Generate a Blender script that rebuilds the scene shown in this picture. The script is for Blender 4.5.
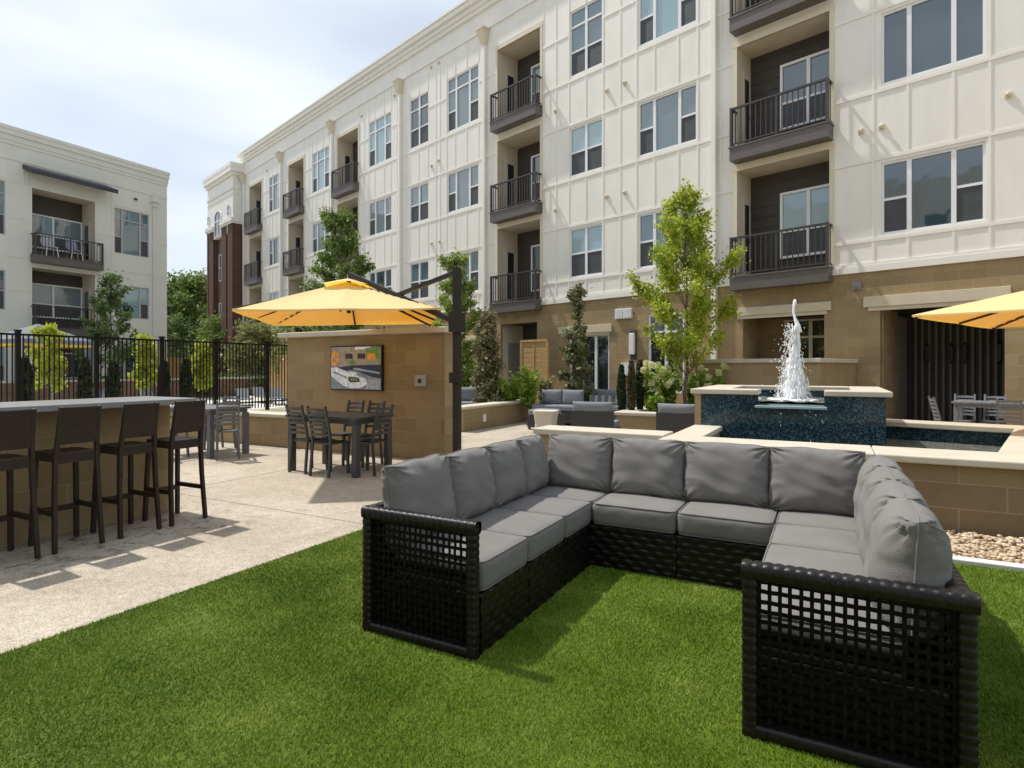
import bpy, bmesh, math, random
import numpy as np
from mathutils import Vector, Matrix, noise
R = math.radians
rnd = random.Random(7)
for o in list(bpy.data.objects): bpy.data.objects.remove(o)
C = bpy.context.scene.collection
scene = bpy.context.scene

# ------------------------------------------------------------------ camera, sky, sun
cam_d = bpy.data.cameras.new('camera'); cam = bpy.data.objects.new('camera', cam_d); C.objects.link(cam)
cam.location = (0, 0, 1.35); cam.rotation_euler = (R(90), 0, R(28.25))
cam_d.sensor_width = 36; cam_d.lens = 36*590/1024; cam_d.shift_y = -16/1024
cam_d.clip_start = .05; cam_d.clip_end = 2000
scene.camera = cam
SUN = Vector((-.385, .014, .63)).normalized()          # towards the sun
sun_el = math.asin(SUN.z); sun_az = math.atan2(SUN.x, SUN.y)
w = bpy.data.worlds.new('World'); scene.world = w; w.use_nodes = True
nt = w.node_tree; nt.nodes.clear()
N = nt.nodes.new; L = nt.links.new
sky = N('ShaderNodeTexSky'); sky.sky_type = 'NISHITA'; sky.sun_disc = False
sky.sun_elevation = sun_el; sky.sun_rotation = sun_az; sky.air_density = 1.0; sky.dust_density = 2.0; sky.ozone_density = 1.5
tc = N('ShaderNodeTexCoord'); mp = N('ShaderNodeMapping'); mp.inputs['Scale'].default_value = (1.0, 1.0, 3.2)
mp.inputs['Location'].default_value = (.35, .2, .1)
nz = N('ShaderNodeTexNoise'); nz.inputs['Scale'].default_value = 1.5; nz.inputs['Detail'].default_value = 5; nz.inputs['Roughness'].default_value = .5; nz.inputs['Distortion'].default_value = .5
cr = N('ShaderNodeValToRGB'); cr.color_ramp.elements[0].position = .33; cr.color_ramp.elements[1].position = .68
cr.color_ramp.elements[0].color = (.62, .62, .62, 1); cr.color_ramp.elements[1].color = (1, 1, 1, 1)
nz2 = N('ShaderNodeTexNoise'); nz2.inputs['Scale'].default_value = 1.5; nz2.inputs['Detail'].default_value = 3
cr2 = N('ShaderNodeValToRGB'); cr2.color_ramp.elements[0].position = .35; cr2.color_ramp.elements[1].position = .65
cr2.color_ramp.elements[0].color = (3.8, 4.4, 5.2, 1); cr2.color_ramp.elements[1].color = (6.3, 6.6, 6.95, 1)
mx = N('ShaderNodeMix'); mx.data_type = 'RGBA'
bg = N('ShaderNodeBackground'); bg.inputs['Strength'].default_value = .112; out = N('ShaderNodeOutputWorld')
L(tc.outputs['Generated'], mp.inputs['Vector']); L(mp.outputs[0], nz.inputs['Vector']); L(nz.outputs['Fac'], cr.inputs[0])
L(mp.outputs[0], nz2.inputs['Vector']); L(nz2.outputs['Fac'], cr2.inputs[0])
L(cr.outputs[0], mx.inputs['Factor']); L(sky.outputs[0], mx.inputs['A']); L(cr2.outputs[0], mx.inputs['B'])
L(mx.outputs['Result'], bg.inputs['Color']); L(bg.outputs[0], out.inputs[0])
sl = bpy.data.lights.new('sun', 'SUN'); sl.energy = 3.0; sl.angle = R(1.2); sl.color = (1, .955, .895)
so = bpy.data.objects.new('sun', sl); C.objects.link(so); so.location = (-20, 5, 40)
so.rotation_euler = SUN.to_track_quat('Z', 'Y').to_euler()
vs = scene.view_settings; vs.view_transform = 'Standard'; vs.look = 'None'; vs.gamma = 1; vs.use_curve_mapping = False; vs.exposure = 0.55

# ------------------------------------------------------------------ materials
MATS = {}
def material(name, color, rough=.7, var=.12, scale=6., bump=.0, bscale=60., metal=0., spec=.5, color2=None, detail=4, coords='Object', stretch=(1,1,1), trans=0., ior=None, sheen=0.):
    if name in MATS: return MATS[name]
    m = bpy.data.materials.new(name); m.use_nodes = True; t = m.node_tree; b = t.nodes['Principled BSDF']
    b.inputs['Roughness'].default_value = rough; b.inputs['Metallic'].default_value = metal; b.inputs['Specular IOR Level'].default_value = spec
    if ior: b.inputs['IOR'].default_value = ior
    if sheen: b.inputs['Sheen Weight'].default_value = sheen
    co = t.nodes.new('ShaderNodeTexCoord'); ma = t.nodes.new('ShaderNodeMapping'); ma.inputs['Scale'].default_value = stretch
    t.links.new(co.outputs[coords], ma.inputs[0])
    n = t.nodes.new('ShaderNodeTexNoise'); n.inputs['Scale'].default_value = scale; n.inputs['Detail'].default_value = detail; n.inputs['Roughness'].default_value = .6
    t.links.new(ma.outputs[0], n.inputs['Vector'])
    r = t.nodes.new('ShaderNodeValToRGB'); r.color_ramp.elements[0].position = .3; r.color_ramp.elements[1].position = .7
    c = Vector(color)
    c2 = Vector(color2) if color2 else c*(1+var)
    c1 = c if color2 else c*(1-var)
    r.color_ramp.elements[0].color = (*c1, 1); r.color_ramp.elements[1].color = (*[min(1, x) for x in c2], 1)
    t.links.new(n.outputs['Fac'], r.inputs[0]); t.links.new(r.outputs[0], b.inputs['Base Color'])
    if bump:
        n2 = t.nodes.new('ShaderNodeTexNoise'); n2.inputs['Scale'].default_value = bscale; n2.inputs['Detail'].default_value = 3
        t.links.new(ma.outputs[0], n2.inputs['Vector'])
        bp = t.nodes.new('ShaderNodeBump'); bp.inputs['Strength'].default_value = bump; bp.inputs['Distance'].default_value = .02
        t.links.new(n2.outputs['Fac'], bp.inputs['Height']); t.links.new(bp.outputs[0], b.inputs['Normal'])
    if trans:
        tr = t.nodes.new('ShaderNodeBsdfTranslucent'); mi = t.nodes.new('ShaderNodeMixShader'); mi.inputs[0].default_value = trans
        t.links.new(r.outputs[0], tr.inputs[0]); t.links.new(b.outputs[0], mi.inputs[1]); t.links.new(tr.outputs[0], mi.inputs[2])
        t.links.new(mi.outputs[0], t.nodes['Material Output'].inputs[0])
    MATS[name] = m; return m

def block_material(name, c1, c2, mortar, bw, bh, msize=.012, offset=.5, bump=.7, rough=.88):
    """masonry mapped on vertical faces whichever way they turn"""
    m = bpy.data.materials.new(name); m.use_nodes = True; t = m.node_tree; b = t.nodes['Principled BSDF']; b.inputs['Roughness'].default_value = rough; b.inputs['Specular IOR Level'].default_value = .25
    co = t.nodes.new('ShaderNodeTexCoord'); sx = t.nodes.new('ShaderNodeSeparateXYZ'); t.links.new(co.outputs['Object'], sx.inputs[0])
    sn = t.nodes.new('ShaderNodeSeparateXYZ'); t.links.new(co.outputs['Normal'], sn.inputs[0])
    ab = t.nodes.new('ShaderNodeMath'); ab.operation = 'ABSOLUTE'; t.links.new(sn.outputs['X'], ab.inputs[0])
    gt = t.nodes.new('ShaderNodeMath'); gt.operation = 'GREATER_THAN'; gt.inputs[1].default_value = .7; t.links.new(ab.outputs[0], gt.inputs[0])
    mx = t.nodes.new('ShaderNodeMix'); mx.data_type = 'FLOAT'; t.links.new(gt.outputs[0], mx.inputs[0]); t.links.new(sx.outputs['X'], mx.inputs[2]); t.links.new(sx.outputs['Y'], mx.inputs[3])
    cb = t.nodes.new('ShaderNodeCombineXYZ'); t.links.new(mx.outputs[0], cb.inputs[0]); t.links.new(sx.outputs['Z'], cb.inputs[1])
    br = t.nodes.new('ShaderNodeTexBrick'); br.offset = offset; br.inputs['Scale'].default_value = 1; br.inputs['Brick Width'].default_value = bw; br.inputs['Row Height'].default_value = bh
    br.inputs['Mortar Size'].default_value = msize/2; br.inputs['Mortar Smooth'].default_value = .25; br.inputs['Bias'].default_value = 0
    br.inputs['Color1'].default_value = (*c1, 1); br.inputs['Color2'].default_value = (*c2, 1); br.inputs['Mortar'].default_value = (*mortar, 1)
    t.links.new(cb.outputs[0], br.inputs['Vector'])
    n = t.nodes.new('ShaderNodeTexNoise'); n.inputs['Scale'].default_value = 55; n.inputs['Detail'].default_value = 5; t.links.new(co.outputs['Object'], n.inputs['Vector'])
    n3 = t.nodes.new('ShaderNodeTexNoise'); n3.inputs['Scale'].default_value = 1.7; n3.inputs['Detail'].default_value = 4; t.links.new(co.outputs['Object'], n3.inputs['Vector'])
    ad = t.nodes.new('ShaderNodeMath'); ad.operation = 'ADD'; t.links.new(n.outputs['Fac'], ad.inputs[0]); t.links.new(n3.outputs['Fac'], ad.inputs[1])
    mr = t.nodes.new('ShaderNodeMapRange'); mr.inputs['From Min'].default_value = .6; mr.inputs['From Max'].default_value = 1.4; mr.inputs['To Min'].default_value = .8; mr.inputs['To Max'].default_value = 1.17
    t.links.new(ad.outputs[0], mr.inputs['Value'])
    ml = t.nodes.new('ShaderNodeVectorMath'); ml.operation = 'SCALE'; t.links.new(br.outputs['Color'], ml.inputs[0]); t.links.new(mr.outputs[0], ml.inputs['Scale'])
    t.links.new(ml.outputs[0], b.inputs['Base Color'])
    sb = t.nodes.new('ShaderNodeMath'); sb.operation = 'MULTIPLY_ADD'; sb.inputs[1].default_value = .25
    iv = t.nodes.new('ShaderNodeMath'); iv.operation = 'SUBTRACT'; iv.inputs[0].default_value = 1; t.links.new(br.outputs['Fac'], iv.inputs[1])
    t.links.new(n.outputs['Fac'], sb.inputs[0]); t.links.new(iv.outputs[0], sb.inputs[2])
    bp = t.nodes.new('ShaderNodeBump'); bp.inputs['Strength'].default_value = bump; bp.inputs['Distance'].default_value = .01
    t.links.new(sb.outputs[0], bp.inputs['Height']); t.links.new(bp.outputs[0], b.inputs['Normal'])
    return m

M = {}
M['siding'] = material('cream_fibre_cement_siding', (.80, .775, .705), .6, .05, 1.3, .06, 30, stretch=(1.6, 1.6, .45))
M['trim'] = material('cream_trim', (.81, .785, .715), .55, .02, 3)
M['trim_warm'] = material('warm_cream_trim', (.66, .59, .45), .6, .04, 3)
M['siding_grey'] = material('left_building_siding', (.70, .69, .62), .6, .035, 1.3, .06, 30)
M['block'] = block_material('tan_concrete_block', (.30, .22, .115), (.37, .275, .15), (.41, .325, .205), .42, .2)
M['block_front'] = block_material('tan_split_block', (.215, .15, .08), (.27, .19, .105), (.32, .24, .15), .62, .205, .014)
M['brick'] = block_material('red_brown_brick', (.135, .068, .05), (.105, .052, .04), (.19, .14, .115), .2, .07, .01)
M['coping'] = material('cast_stone_coping', (.56, .51, .405), .7, .08, 3, .15, 90)
M['lintel'] = material('cast_stone_lintel', (.60, .53, .38), .7, .06, 3, .1, 90)
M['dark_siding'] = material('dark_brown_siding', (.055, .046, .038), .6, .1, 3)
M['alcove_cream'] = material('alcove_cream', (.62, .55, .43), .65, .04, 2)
M['balcony'] = material('balcony_grey_brown', (.115, .10, .09), .5, .08, 4)
M['rail'] = material('bronze_rail', (.05, .043, .04), .4, .1, 8)
M['white'] = material('white_vinyl', (.80, .81, .82), .35, .02, 3)
M['screen'] = material('insect_screen', (.055, .06, .065), .55, .15, 5)
M['glass'] = material('window_glass', (.10, .145, .16), .04, .25, .8, spec=.9, ior=1.85)
def vary_glass(m, dark, light):
    t = m.node_tree; b = t.nodes['Principled BSDF']; oi = t.nodes.new('ShaderNodeObjectInfo'); rp = t.nodes.new('ShaderNodeValToRGB'); rp.color_ramp.interpolation = 'CONSTANT'
    e = rp.color_ramp.elements; e[0].color = (*dark, 1); e[1].position = .62; e[1].color = (*light, 1); x = e.new(.35); x.color = (*[(p+q)*.4 for p, q in zip(dark, light)], 1)
    t.links.new(oi.outputs['Random'], rp.inputs[0]); t.links.new(rp.outputs[0], b.inputs['Base Color'])
    co = t.nodes.new('ShaderNodeTexCoord'); n = t.nodes.new('ShaderNodeTexNoise'); n.inputs['Scale'].default_value = 1.3; t.links.new(co.outputs['Object'], n.inputs['Vector'])
    bp = t.nodes.new('ShaderNodeBump'); bp.inputs['Strength'].default_value = .12; bp.inputs['Distance'].default_value = .05; t.links.new(n.outputs['Fac'], bp.inputs['Height']); t.links.new(bp.outputs[0], b.inputs['Normal'])
vary_glass(M['glass'], (.02, .045, .055), (.25, .38, .41))
M['glass_dark'] = material('dark_window_glass', (.02, .024, .026), .04, .3, .8, spec=.8, ior=1.6)
M['concrete_box'] = material('cast_concrete', (.58, .53, .43), .75, .08, 4, .2, 60)
M['granite'] = material('speckled_granite', (.20, .20, .195), .28, color2=(.36, .355, .34), scale=90, detail=6, spec=.5)
M['steel_dark'] = material('dark_bronze_steel', (.030, .025, .021), .5, .1, 8, spec=.3)
M['fence_black'] = material('black_powder_coat', (.010, .0085, .0075), .6, .1, 8, spec=.2)
M['resin'] = material('brown_resin_wicker', (.030, .0195, .0155), .45, .2, 20, .1, 120, spec=.35)
M['resin_grey'] = material('charcoal_resin', (.055, .055, .056), .45, .12, 20)
M['resin_light'] = material('grey_resin', (.12, .125, .135), .45, .1, 20)
M['wicker'] = material('black_wicker', (.0075, .006, .0055), .36, .5, 40, .15, 200, spec=.42)
M['lattice'] = material('black_lattice_wicker', (.004, .0032, .0028), .5, .5, 40, .15, 200, spec=.15)
M['wicker_far'] = material('charcoal_wicker', (.04, .04, .042), .5, .3, 60)
M['cushion'] = material('grey_cushion_fabric', (.215, .205, .192), .9, .07, 5, .45, 330, spec=.15, sheen=.1)
M['cushion_far'] = material('blue_grey_cushion_fabric', (.20, .215, .235), .85, .06, 5, .1, 200, spec=.2)
M['bark'] = material('tree_bark', (.14, .11, .085), .9, .3, 20, .4, 60)
M['soil'] = material('dark_mulch', (.06, .042, .03), .95, .4, 30, .6, 60)
M['tile'] = None
M['water'] = None
M['wood'] = material('cedar_boards', (.52, .33, .14), .6, .2, 2.5, .1, 60, stretch=(1, 1, 12))
M['black'] = material('black_plastic', (.02, .02, .022), .4, .1, 8)
M['yellow_canvas'] = material('yellow_canvas', (.96, .83, .46), .8, .04, 3, .06, 300, trans=.42, spec=.2)
_t = M['yellow_canvas'].node_tree
for _n in _t.nodes:
    if _n.type == 'BSDF_TRANSLUCENT':
        for _l in list(_n.inputs[0].links): _t.links.remove(_l)
        _n.inputs[0].default_value = (.97, .62, .05, 1)
M['pebble'] = material('tan_pebbles', (.36, .23, .13), .8, scale=11, color2=(.74, .60, .43), detail=2)
M['edging'] = material('white_concrete_edging', (.62, .60, .56), .8, .06, 8, .1, 90)

def leaf_material(name, c1, c2, tr=.35):
    return material(name, c1, .5, color2=c2, scale=3.5, detail=6, trans=tr, spec=.35)
M['leaf_lime'] = leaf_material('lime_leaves', (.30, .38, .025), (.60, .63, .09), .55)
M['leaf_green'] = leaf_material('mid_green_leaves', (.12, .20, .04), (.29, .38, .10))
M['leaf_dark'] = leaf_material('dark_green_leaves', (.06, .11, .035), (.17, .24, .08), .3)
M['leaf_mag'] = leaf_material('magnolia_leaves', (.08, .10, .035), (.33, .29, .16), .25)
M['leaf_cyp'] = leaf_material('cypress_leaves', (.018, .035, .012), (.05, .07, .02), .15)
M['leaf_brown'] = leaf_material('bronzed_cypress_leaves', (.06, .05, .02), (.12, .10, .04), .15)
M['leaf_bush'] = leaf_material('bright_bush_leaves', (.15, .26, .025), (.36, .48, .07), .42)
M['leaf_olive'] = leaf_material('olive_leaves', (.20, .22, .07), (.40, .37, .18), .35)
M['flower'] = leaf_material('cream_hydrangea_petals', (.72, .74, .34), (.90, .89, .60), .4)

def make_tile():
    m = bpy.data.materials.new('blue_mosaic_tile'); m.use_nodes = True; t = m.node_tree; b = t.nodes['Principled BSDF']
    co = t.nodes.new('ShaderNodeTexCoord'); v = t.nodes.new('ShaderNodeTexVoronoi'); v.inputs['Scale'].default_value = 60; v.distance = 'CHEBYCHEV'; v.inputs['Randomness'].default_value = .25
    t.links.new(co.outputs['Object'], v.inputs['Vector'])
    r = t.nodes.new('ShaderNodeValToRGB'); r.color_ramp.elements[0].color = (.007, .018, .030, 1); r.color_ramp.elements[1].color = (.065, .135, .16, 1)
    e = r.color_ramp.elements.new(.55); e.color = (.015, .038, .056, 1)
    s = t.nodes.new('ShaderNodeSeparateColor'); t.links.new(v.outputs['Color'], s.inputs[0]); t.links.new(s.outputs[0], r.inputs[0]); t.links.new(r.outputs[0], b.inputs['Base Color'])
    b.inputs['Roughness'].default_value = .15
    return m
M['tile'] = make_tile()
def make_water():
    m = bpy.data.materials.new('pool_water'); m.use_nodes = True; t = m.node_tree; b = t.nodes['Principled BSDF']
    b.inputs['Base Color'].default_value = (.17, .20, .175, 1); b.inputs['Roughness'].default_value = .04; b.inputs['IOR'].default_value = 1.33
    co = t.nodes.new('ShaderNodeTexCoord'); mp = t.nodes.new('ShaderNodeMapping'); mp.inputs['Scale'].default_value = (3, 7, 1); t.links.new(co.outputs['Object'], mp.inputs[0])
    n = t.nodes.new('ShaderNodeTexNoise'); n.inputs['Scale'].default_value = 2.6; n.inputs['Detail'].default_value = 4; n.inputs['Distortion'].default_value = .8; t.links.new(mp.outputs[0], n.inputs['Vector'])
    bp = t.nodes.new('ShaderNodeBump'); bp.inputs['Strength'].default_value = 1.0; bp.inputs['Distance'].default_value = .09; t.links.new(n.outputs['Fac'], bp.inputs['Height']); t.links.new(bp.outputs[0], b.inputs['Normal'])
    return m
M['water'] = make_water()
def make_spray():
    m = bpy.data.materials.new('foaming_white_water'); m.use_nodes = True; t = m.node_tree; b = t.nodes['Principled BSDF']
    b.inputs['Base Color'].default_value = (.95, .96, .97, 1); b.inputs['Roughness'].default_value = .5; b.inputs['Subsurface Weight'].default_value = .3; b.inputs['Subsurface Radius'].default_value = (.1, .1, .1); b.inputs['Transmission Weight'].default_value = .0
    return m
M['spray'] = make_spray()
def make_patio():
    m = bpy.data.materials.new('exposed_aggregate_concrete'); m.use_nodes = True; t = m.node_tree; b = t.nodes['Principled BSDF']; b.inputs['Roughness'].default_value = .85; b.inputs['Specular IOR Level'].default_value = .25
    co = t.nodes.new('ShaderNodeTexCoord')
    def nz(s, d, rgh=.6, dist=0):
        n = t.nodes.new('ShaderNodeTexNoise'); n.inputs['Scale'].default_value = s; n.inputs['Detail'].default_value = d; n.inputs['Roughness'].default_value = rgh; n.inputs['Distortion'].default_value = dist
        t.links.new(co.outputs['Object'], n.inputs['Vector']); return n
    a = nz(.9, 6, .65, .6); f = nz(140, 3); g = nz(14, 5, .7)
    r = t.nodes.new('ShaderNodeValToRGB'); r.color_ramp.elements[0].position = .3; r.color_ramp.elements[1].position = .72
    r.color_ramp.elements[0].color = (.39, .325, .245, 1); r.color_ramp.elements[1].color = (.56, .495, .40, 1); t.links.new(a.outputs['Fac'], r.inputs[0])
    r2 = t.nodes.new('ShaderNodeMapRange'); r2.inputs['From Min'].default_value = .3; r2.inputs['From Max'].default_value = .7; r2.inputs['To Min'].default_value = .5; r2.inputs['To Max'].default_value = 1.4; t.links.new(f.outputs['Fac'], r2.inputs['Value'])
    r3 = t.nodes.new('ShaderNodeMapRange'); r3.inputs['From Min'].default_value = .35; r3.inputs['From Max'].default_value = .6; r3.inputs['To Min'].default_value = .84; r3.inputs['To Max'].default_value = 1.04; t.links.new(g.outputs['Fac'], r3.inputs['Value'])
    mu = t.nodes.new('ShaderNodeMath'); mu.operation = 'MULTIPLY'; t.links.new(r2.outputs[0], mu.inputs[0]); t.links.new(r3.outputs[0], mu.inputs[1])
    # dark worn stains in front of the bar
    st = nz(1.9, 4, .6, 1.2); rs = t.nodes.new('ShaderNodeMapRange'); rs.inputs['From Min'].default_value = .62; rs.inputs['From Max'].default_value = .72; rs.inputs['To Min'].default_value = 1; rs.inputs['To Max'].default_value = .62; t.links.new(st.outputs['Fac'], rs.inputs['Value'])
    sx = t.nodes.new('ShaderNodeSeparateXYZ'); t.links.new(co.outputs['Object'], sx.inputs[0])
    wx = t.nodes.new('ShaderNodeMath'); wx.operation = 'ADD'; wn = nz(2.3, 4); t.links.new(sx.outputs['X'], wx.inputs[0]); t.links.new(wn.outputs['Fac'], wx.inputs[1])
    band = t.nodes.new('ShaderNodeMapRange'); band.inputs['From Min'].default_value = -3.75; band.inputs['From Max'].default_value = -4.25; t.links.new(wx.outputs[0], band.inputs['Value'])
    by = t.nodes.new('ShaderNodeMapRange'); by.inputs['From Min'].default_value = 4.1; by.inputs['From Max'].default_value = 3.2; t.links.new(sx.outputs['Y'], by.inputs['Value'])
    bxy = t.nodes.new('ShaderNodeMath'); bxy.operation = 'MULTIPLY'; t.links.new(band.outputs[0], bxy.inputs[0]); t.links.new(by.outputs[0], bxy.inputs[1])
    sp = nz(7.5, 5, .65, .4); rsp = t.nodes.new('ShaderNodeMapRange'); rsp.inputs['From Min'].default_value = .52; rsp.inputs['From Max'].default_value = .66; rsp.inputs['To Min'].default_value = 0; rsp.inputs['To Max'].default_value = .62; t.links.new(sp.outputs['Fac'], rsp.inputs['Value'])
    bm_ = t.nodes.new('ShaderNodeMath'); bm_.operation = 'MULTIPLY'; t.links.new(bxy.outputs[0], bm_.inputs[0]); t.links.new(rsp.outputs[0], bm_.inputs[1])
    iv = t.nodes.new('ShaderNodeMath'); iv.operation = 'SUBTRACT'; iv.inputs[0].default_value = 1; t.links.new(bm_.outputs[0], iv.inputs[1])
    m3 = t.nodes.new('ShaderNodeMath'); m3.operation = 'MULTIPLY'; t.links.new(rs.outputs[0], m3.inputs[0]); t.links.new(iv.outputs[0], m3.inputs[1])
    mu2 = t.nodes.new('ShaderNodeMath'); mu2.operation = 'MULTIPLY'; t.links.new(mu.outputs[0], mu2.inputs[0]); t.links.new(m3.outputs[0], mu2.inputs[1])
    sc = t.nodes.new('ShaderNodeVectorMath'); sc.operation = 'SCALE'; t.links.new(r.outputs[0], sc.inputs[0]); t.links.new(mu2.outputs[0], sc.inputs['Scale'])
    t.links.new(sc.outputs[0], b.inputs['Base Color'])
    bp = t.nodes.new('ShaderNodeBump'); bp.inputs['Strength'].default_value = .35; bp.inputs['Distance'].default_value = .01; t.links.new(f.outputs['Fac'], bp.inputs['Height']); t.links.new(bp.outputs[0], b.inputs['Normal'])
    return m
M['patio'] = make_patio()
M['joint'] = material('concrete_joint', (.30, .26, .20), .9, .1, 8)
def make_turf(name, c0, c1, c2):
    m = bpy.data.materials.new(name); m.use_nodes = True; t = m.node_tree; b = t.nodes['Principled BSDF']; b.inputs['Roughness'].default_value = .6; b.inputs['Specular IOR Level'].default_value = .18
    ge = t.nodes.new('ShaderNodeNewGeometry'); 
    n = t.nodes.new('ShaderNodeTexNoise'); n.inputs['Scale'].default_value = 2.2; n.inputs['Detail'].default_value = 5; t.links.new(ge.outputs['Position'], n.inputs['Vector'])
    n2 = t.nodes.new('ShaderNodeTexNoise'); n2.inputs['Scale'].default_value = 160; n2.inputs['Detail'].default_value = 2; t.links.new(ge.outputs['Position'], n2.inputs['Vector'])
    ad = t.nodes.new('ShaderNodeMath'); ad.operation = 'ADD'; t.links.new(n.outputs['Fac'], ad.inputs[0]); t.links.new(n2.outputs['Fac'], ad.inputs[1])
    r = t.nodes.new('ShaderNodeValToRGB'); mr = t.nodes.new('ShaderNodeMath'); mr.operation = 'MULTIPLY'; mr.inputs[1].default_value = .5; t.links.new(ad.outputs[0], mr.inputs[0])
    e = r.color_ramp.elements; e[0].position = .36; e[0].color = (*c0, 1); e[1].position = .66; e[1].color = (*c2, 1); x = e.new(.5); x.color = (*c1, 1)
    t.links.new(mr.outputs[0], r.inputs[0]); t.links.new(r.outputs[0], b.inputs['Base Color'])
    return m
M['turf'] = make_turf('artificial_turf', (.088, .155, .008), (.145, .225, .018), (.31, .37, .075))
M['turf_base'] = make_turf('turf_backing', (.055, .09, .004), (.08, .12, .006), (.12, .16, .012))

# ------------------------------------------------------------------ mesh helpers
class MB:
    def __init__(s): s.v = []; s.f = []; s.m = []; s.smooth = []
    def add(s, vs, fs, mi=0, sm=False):
        o = len(s.v); s.v += [tuple(v) for v in vs]; s.f += [tuple(i+o for i in f) for f in fs]; s.m += [mi]*len(fs); s.smooth += [sm]*len(fs); return s
    def box(s, x0, x1, y0, y1, z0, z1, mi=0, T=None):
        vs = [Vector((x, y, z)) for z in (z0, z1) for y in (y0, y1) for x in (x0, x1)]
        if T is not None: vs = [T @ v for v in vs]
        return s.add(vs, [(0, 2, 3, 1), (4, 5, 7, 6), (0, 1, 5, 4), (2, 6, 7, 3), (0, 4, 6, 2), (1, 3, 7, 5)], mi)
    def quad(s, a, b, c, d, mi=0): return s.add([a, b, c, d], [(0, 1, 2, 3)], mi)
    def beam(s, a, b, w, h, mi=0, up=(0, 0, 1)):
        a = Vector(a); b = Vector(b); d = (b-a).normalized(); u = Vector(up)
        if abs(d.dot(u)) > .98: u = Vector((0, 1, 0))
        r = d.cross(u).normalized(); u = r.cross(d)
        vs = [p+r*i*w/2+u*j*h/2 for p in (a, b) for i, j in ((-1, -1), (1, -1), (1, 1), (-1, 1))]
        return s.add(vs, [(0, 1, 2, 3), (7, 6, 5, 4), (0, 4, 5, 1), (1, 5, 6, 2), (2, 6, 7, 3), (3, 7, 4, 0)], mi)
    def tube(s, pts, rad, n=8, mi=0, cap=True):
        pts = [Vector(p) for p in pts]; rads = rad if isinstance(rad, (list, tuple)) else [rad]*len(pts)
        rings = []; ref = Vector((0, 0, 1))
        for i, p in enumerate(pts):
            d = (pts[min(i+1, len(pts)-1)]-pts[max(i-1, 0)]).normalized()
            u = ref if abs(d.dot(ref)) < .95 else Vector((1, 0, 0))
            a = d.cross(u).normalized(); b = d.cross(a)
            rings.append([p+(a*math.cos(2*math.pi*k/n)+b*math.sin(2*math.pi*k/n))*rads[i] for k in range(n)])
        vs = [v for r in rings for v in r]; fs = []
        for i in range(len(pts)-1):
            for k in range(n): fs.append((i*n+k, i*n+(k+1) % n, (i+1)*n+(k+1) % n, (i+1)*n+k))
        if cap: fs.append(tuple(range(n))[::-1]); fs.append(tuple((len(pts)-1)*n+k for k in range(n)))
        return s.add(vs, fs, mi, True)
    def grid(s, fn, nu, nv, mi=0, sm=True):
        vs = [fn(i/nu, j/nv) for j in range(nv+1) for i in range(nu+1)]
        fs = [(j*(nu+1)+i, j*(nu+1)+i+1, (j+1)*(nu+1)+i+1, (j+1)*(nu+1)+i) for j in range(nv) for i in range(nu)]
        return s.add(vs, fs, mi, sm)
    def ico(s, c, r, sub=1, mi=0, sq=(1, 1, 1), jit=0, rot=None):
        bm = bmesh.new(); bmesh.ops.create_icosphere(bm, subdivisions=sub, radius=1)
        bm.verts.ensure_lookup_table(); vs = []
        for v in bm.verts:
            p = Vector((v.co.x*sq[0], v.co.y*sq[1], v.co.z*sq[2]))*r*(1+rnd.uniform(-jit, jit))
            if rot is not None: p = rot @ p
            vs.append(p+Vector(c))
        s.add(vs, [tuple(v.index for v in f.verts) for f in bm.faces], mi, True); bm.free(); return s
    def build(s, name, mats, parent=None, bevel=0, label=None):
        me = bpy.data.meshes.new(name); me.from_pydata([tuple(v) for v in s.v], [], s.f)
        if not isinstance(mats, (list, tuple)): mats = [mats]
        for m in mats: me.materials.append(m)
        me.polygons.foreach_set('material_index', s.m); me.polygons.foreach_set('use_smooth', s.smooth); me.update()
        o = bpy.data.objects.new(name, me); C.objects.link(o)
        if parent is not None: o.parent = parent
        if bevel:
            b = o.modifiers.new('bevel', 'BEVEL'); b.width = bevel; b.segments = 2; b.limit_method = 'ANGLE'; b.angle_limit = R(50)
        if label: o['label'] = label
        return o

def tag(o, label=None, cat=None, group=None, kind=None):
    if label: o['label'] = label
    if cat: o['category'] = cat
    if group: o['group'] = group
    if kind: o['kind'] = kind
    return o
def empty(name, loc, rz, label, cat, group=None):
    o = bpy.data.objects.new(name, None); C.objects.link(o); o.location = loc; o.rotation_euler = (0, 0, rz); o.empty_display_size = .2
    return tag(o, label, cat, group)
def clone(root, loc=None, rz=None, label=None, scale=None):
    c = root.copy(); C.objects.link(c)
    if loc is not None: c.location = loc
    if rz is not None: c.rotation_euler = (0, 0, rz)
    if scale is not None: c.scale = scale
    if label: c['label'] = label
    for ch in [o for o in bpy.data.objects if o.parent == root]:
        d = ch.copy(); C.objects.link(d); d.parent = c
        for g in [o for o in bpy.data.objects if o.parent == ch]:
            e = g.copy(); C.objects.link(e); e.parent = d
    return c

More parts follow.
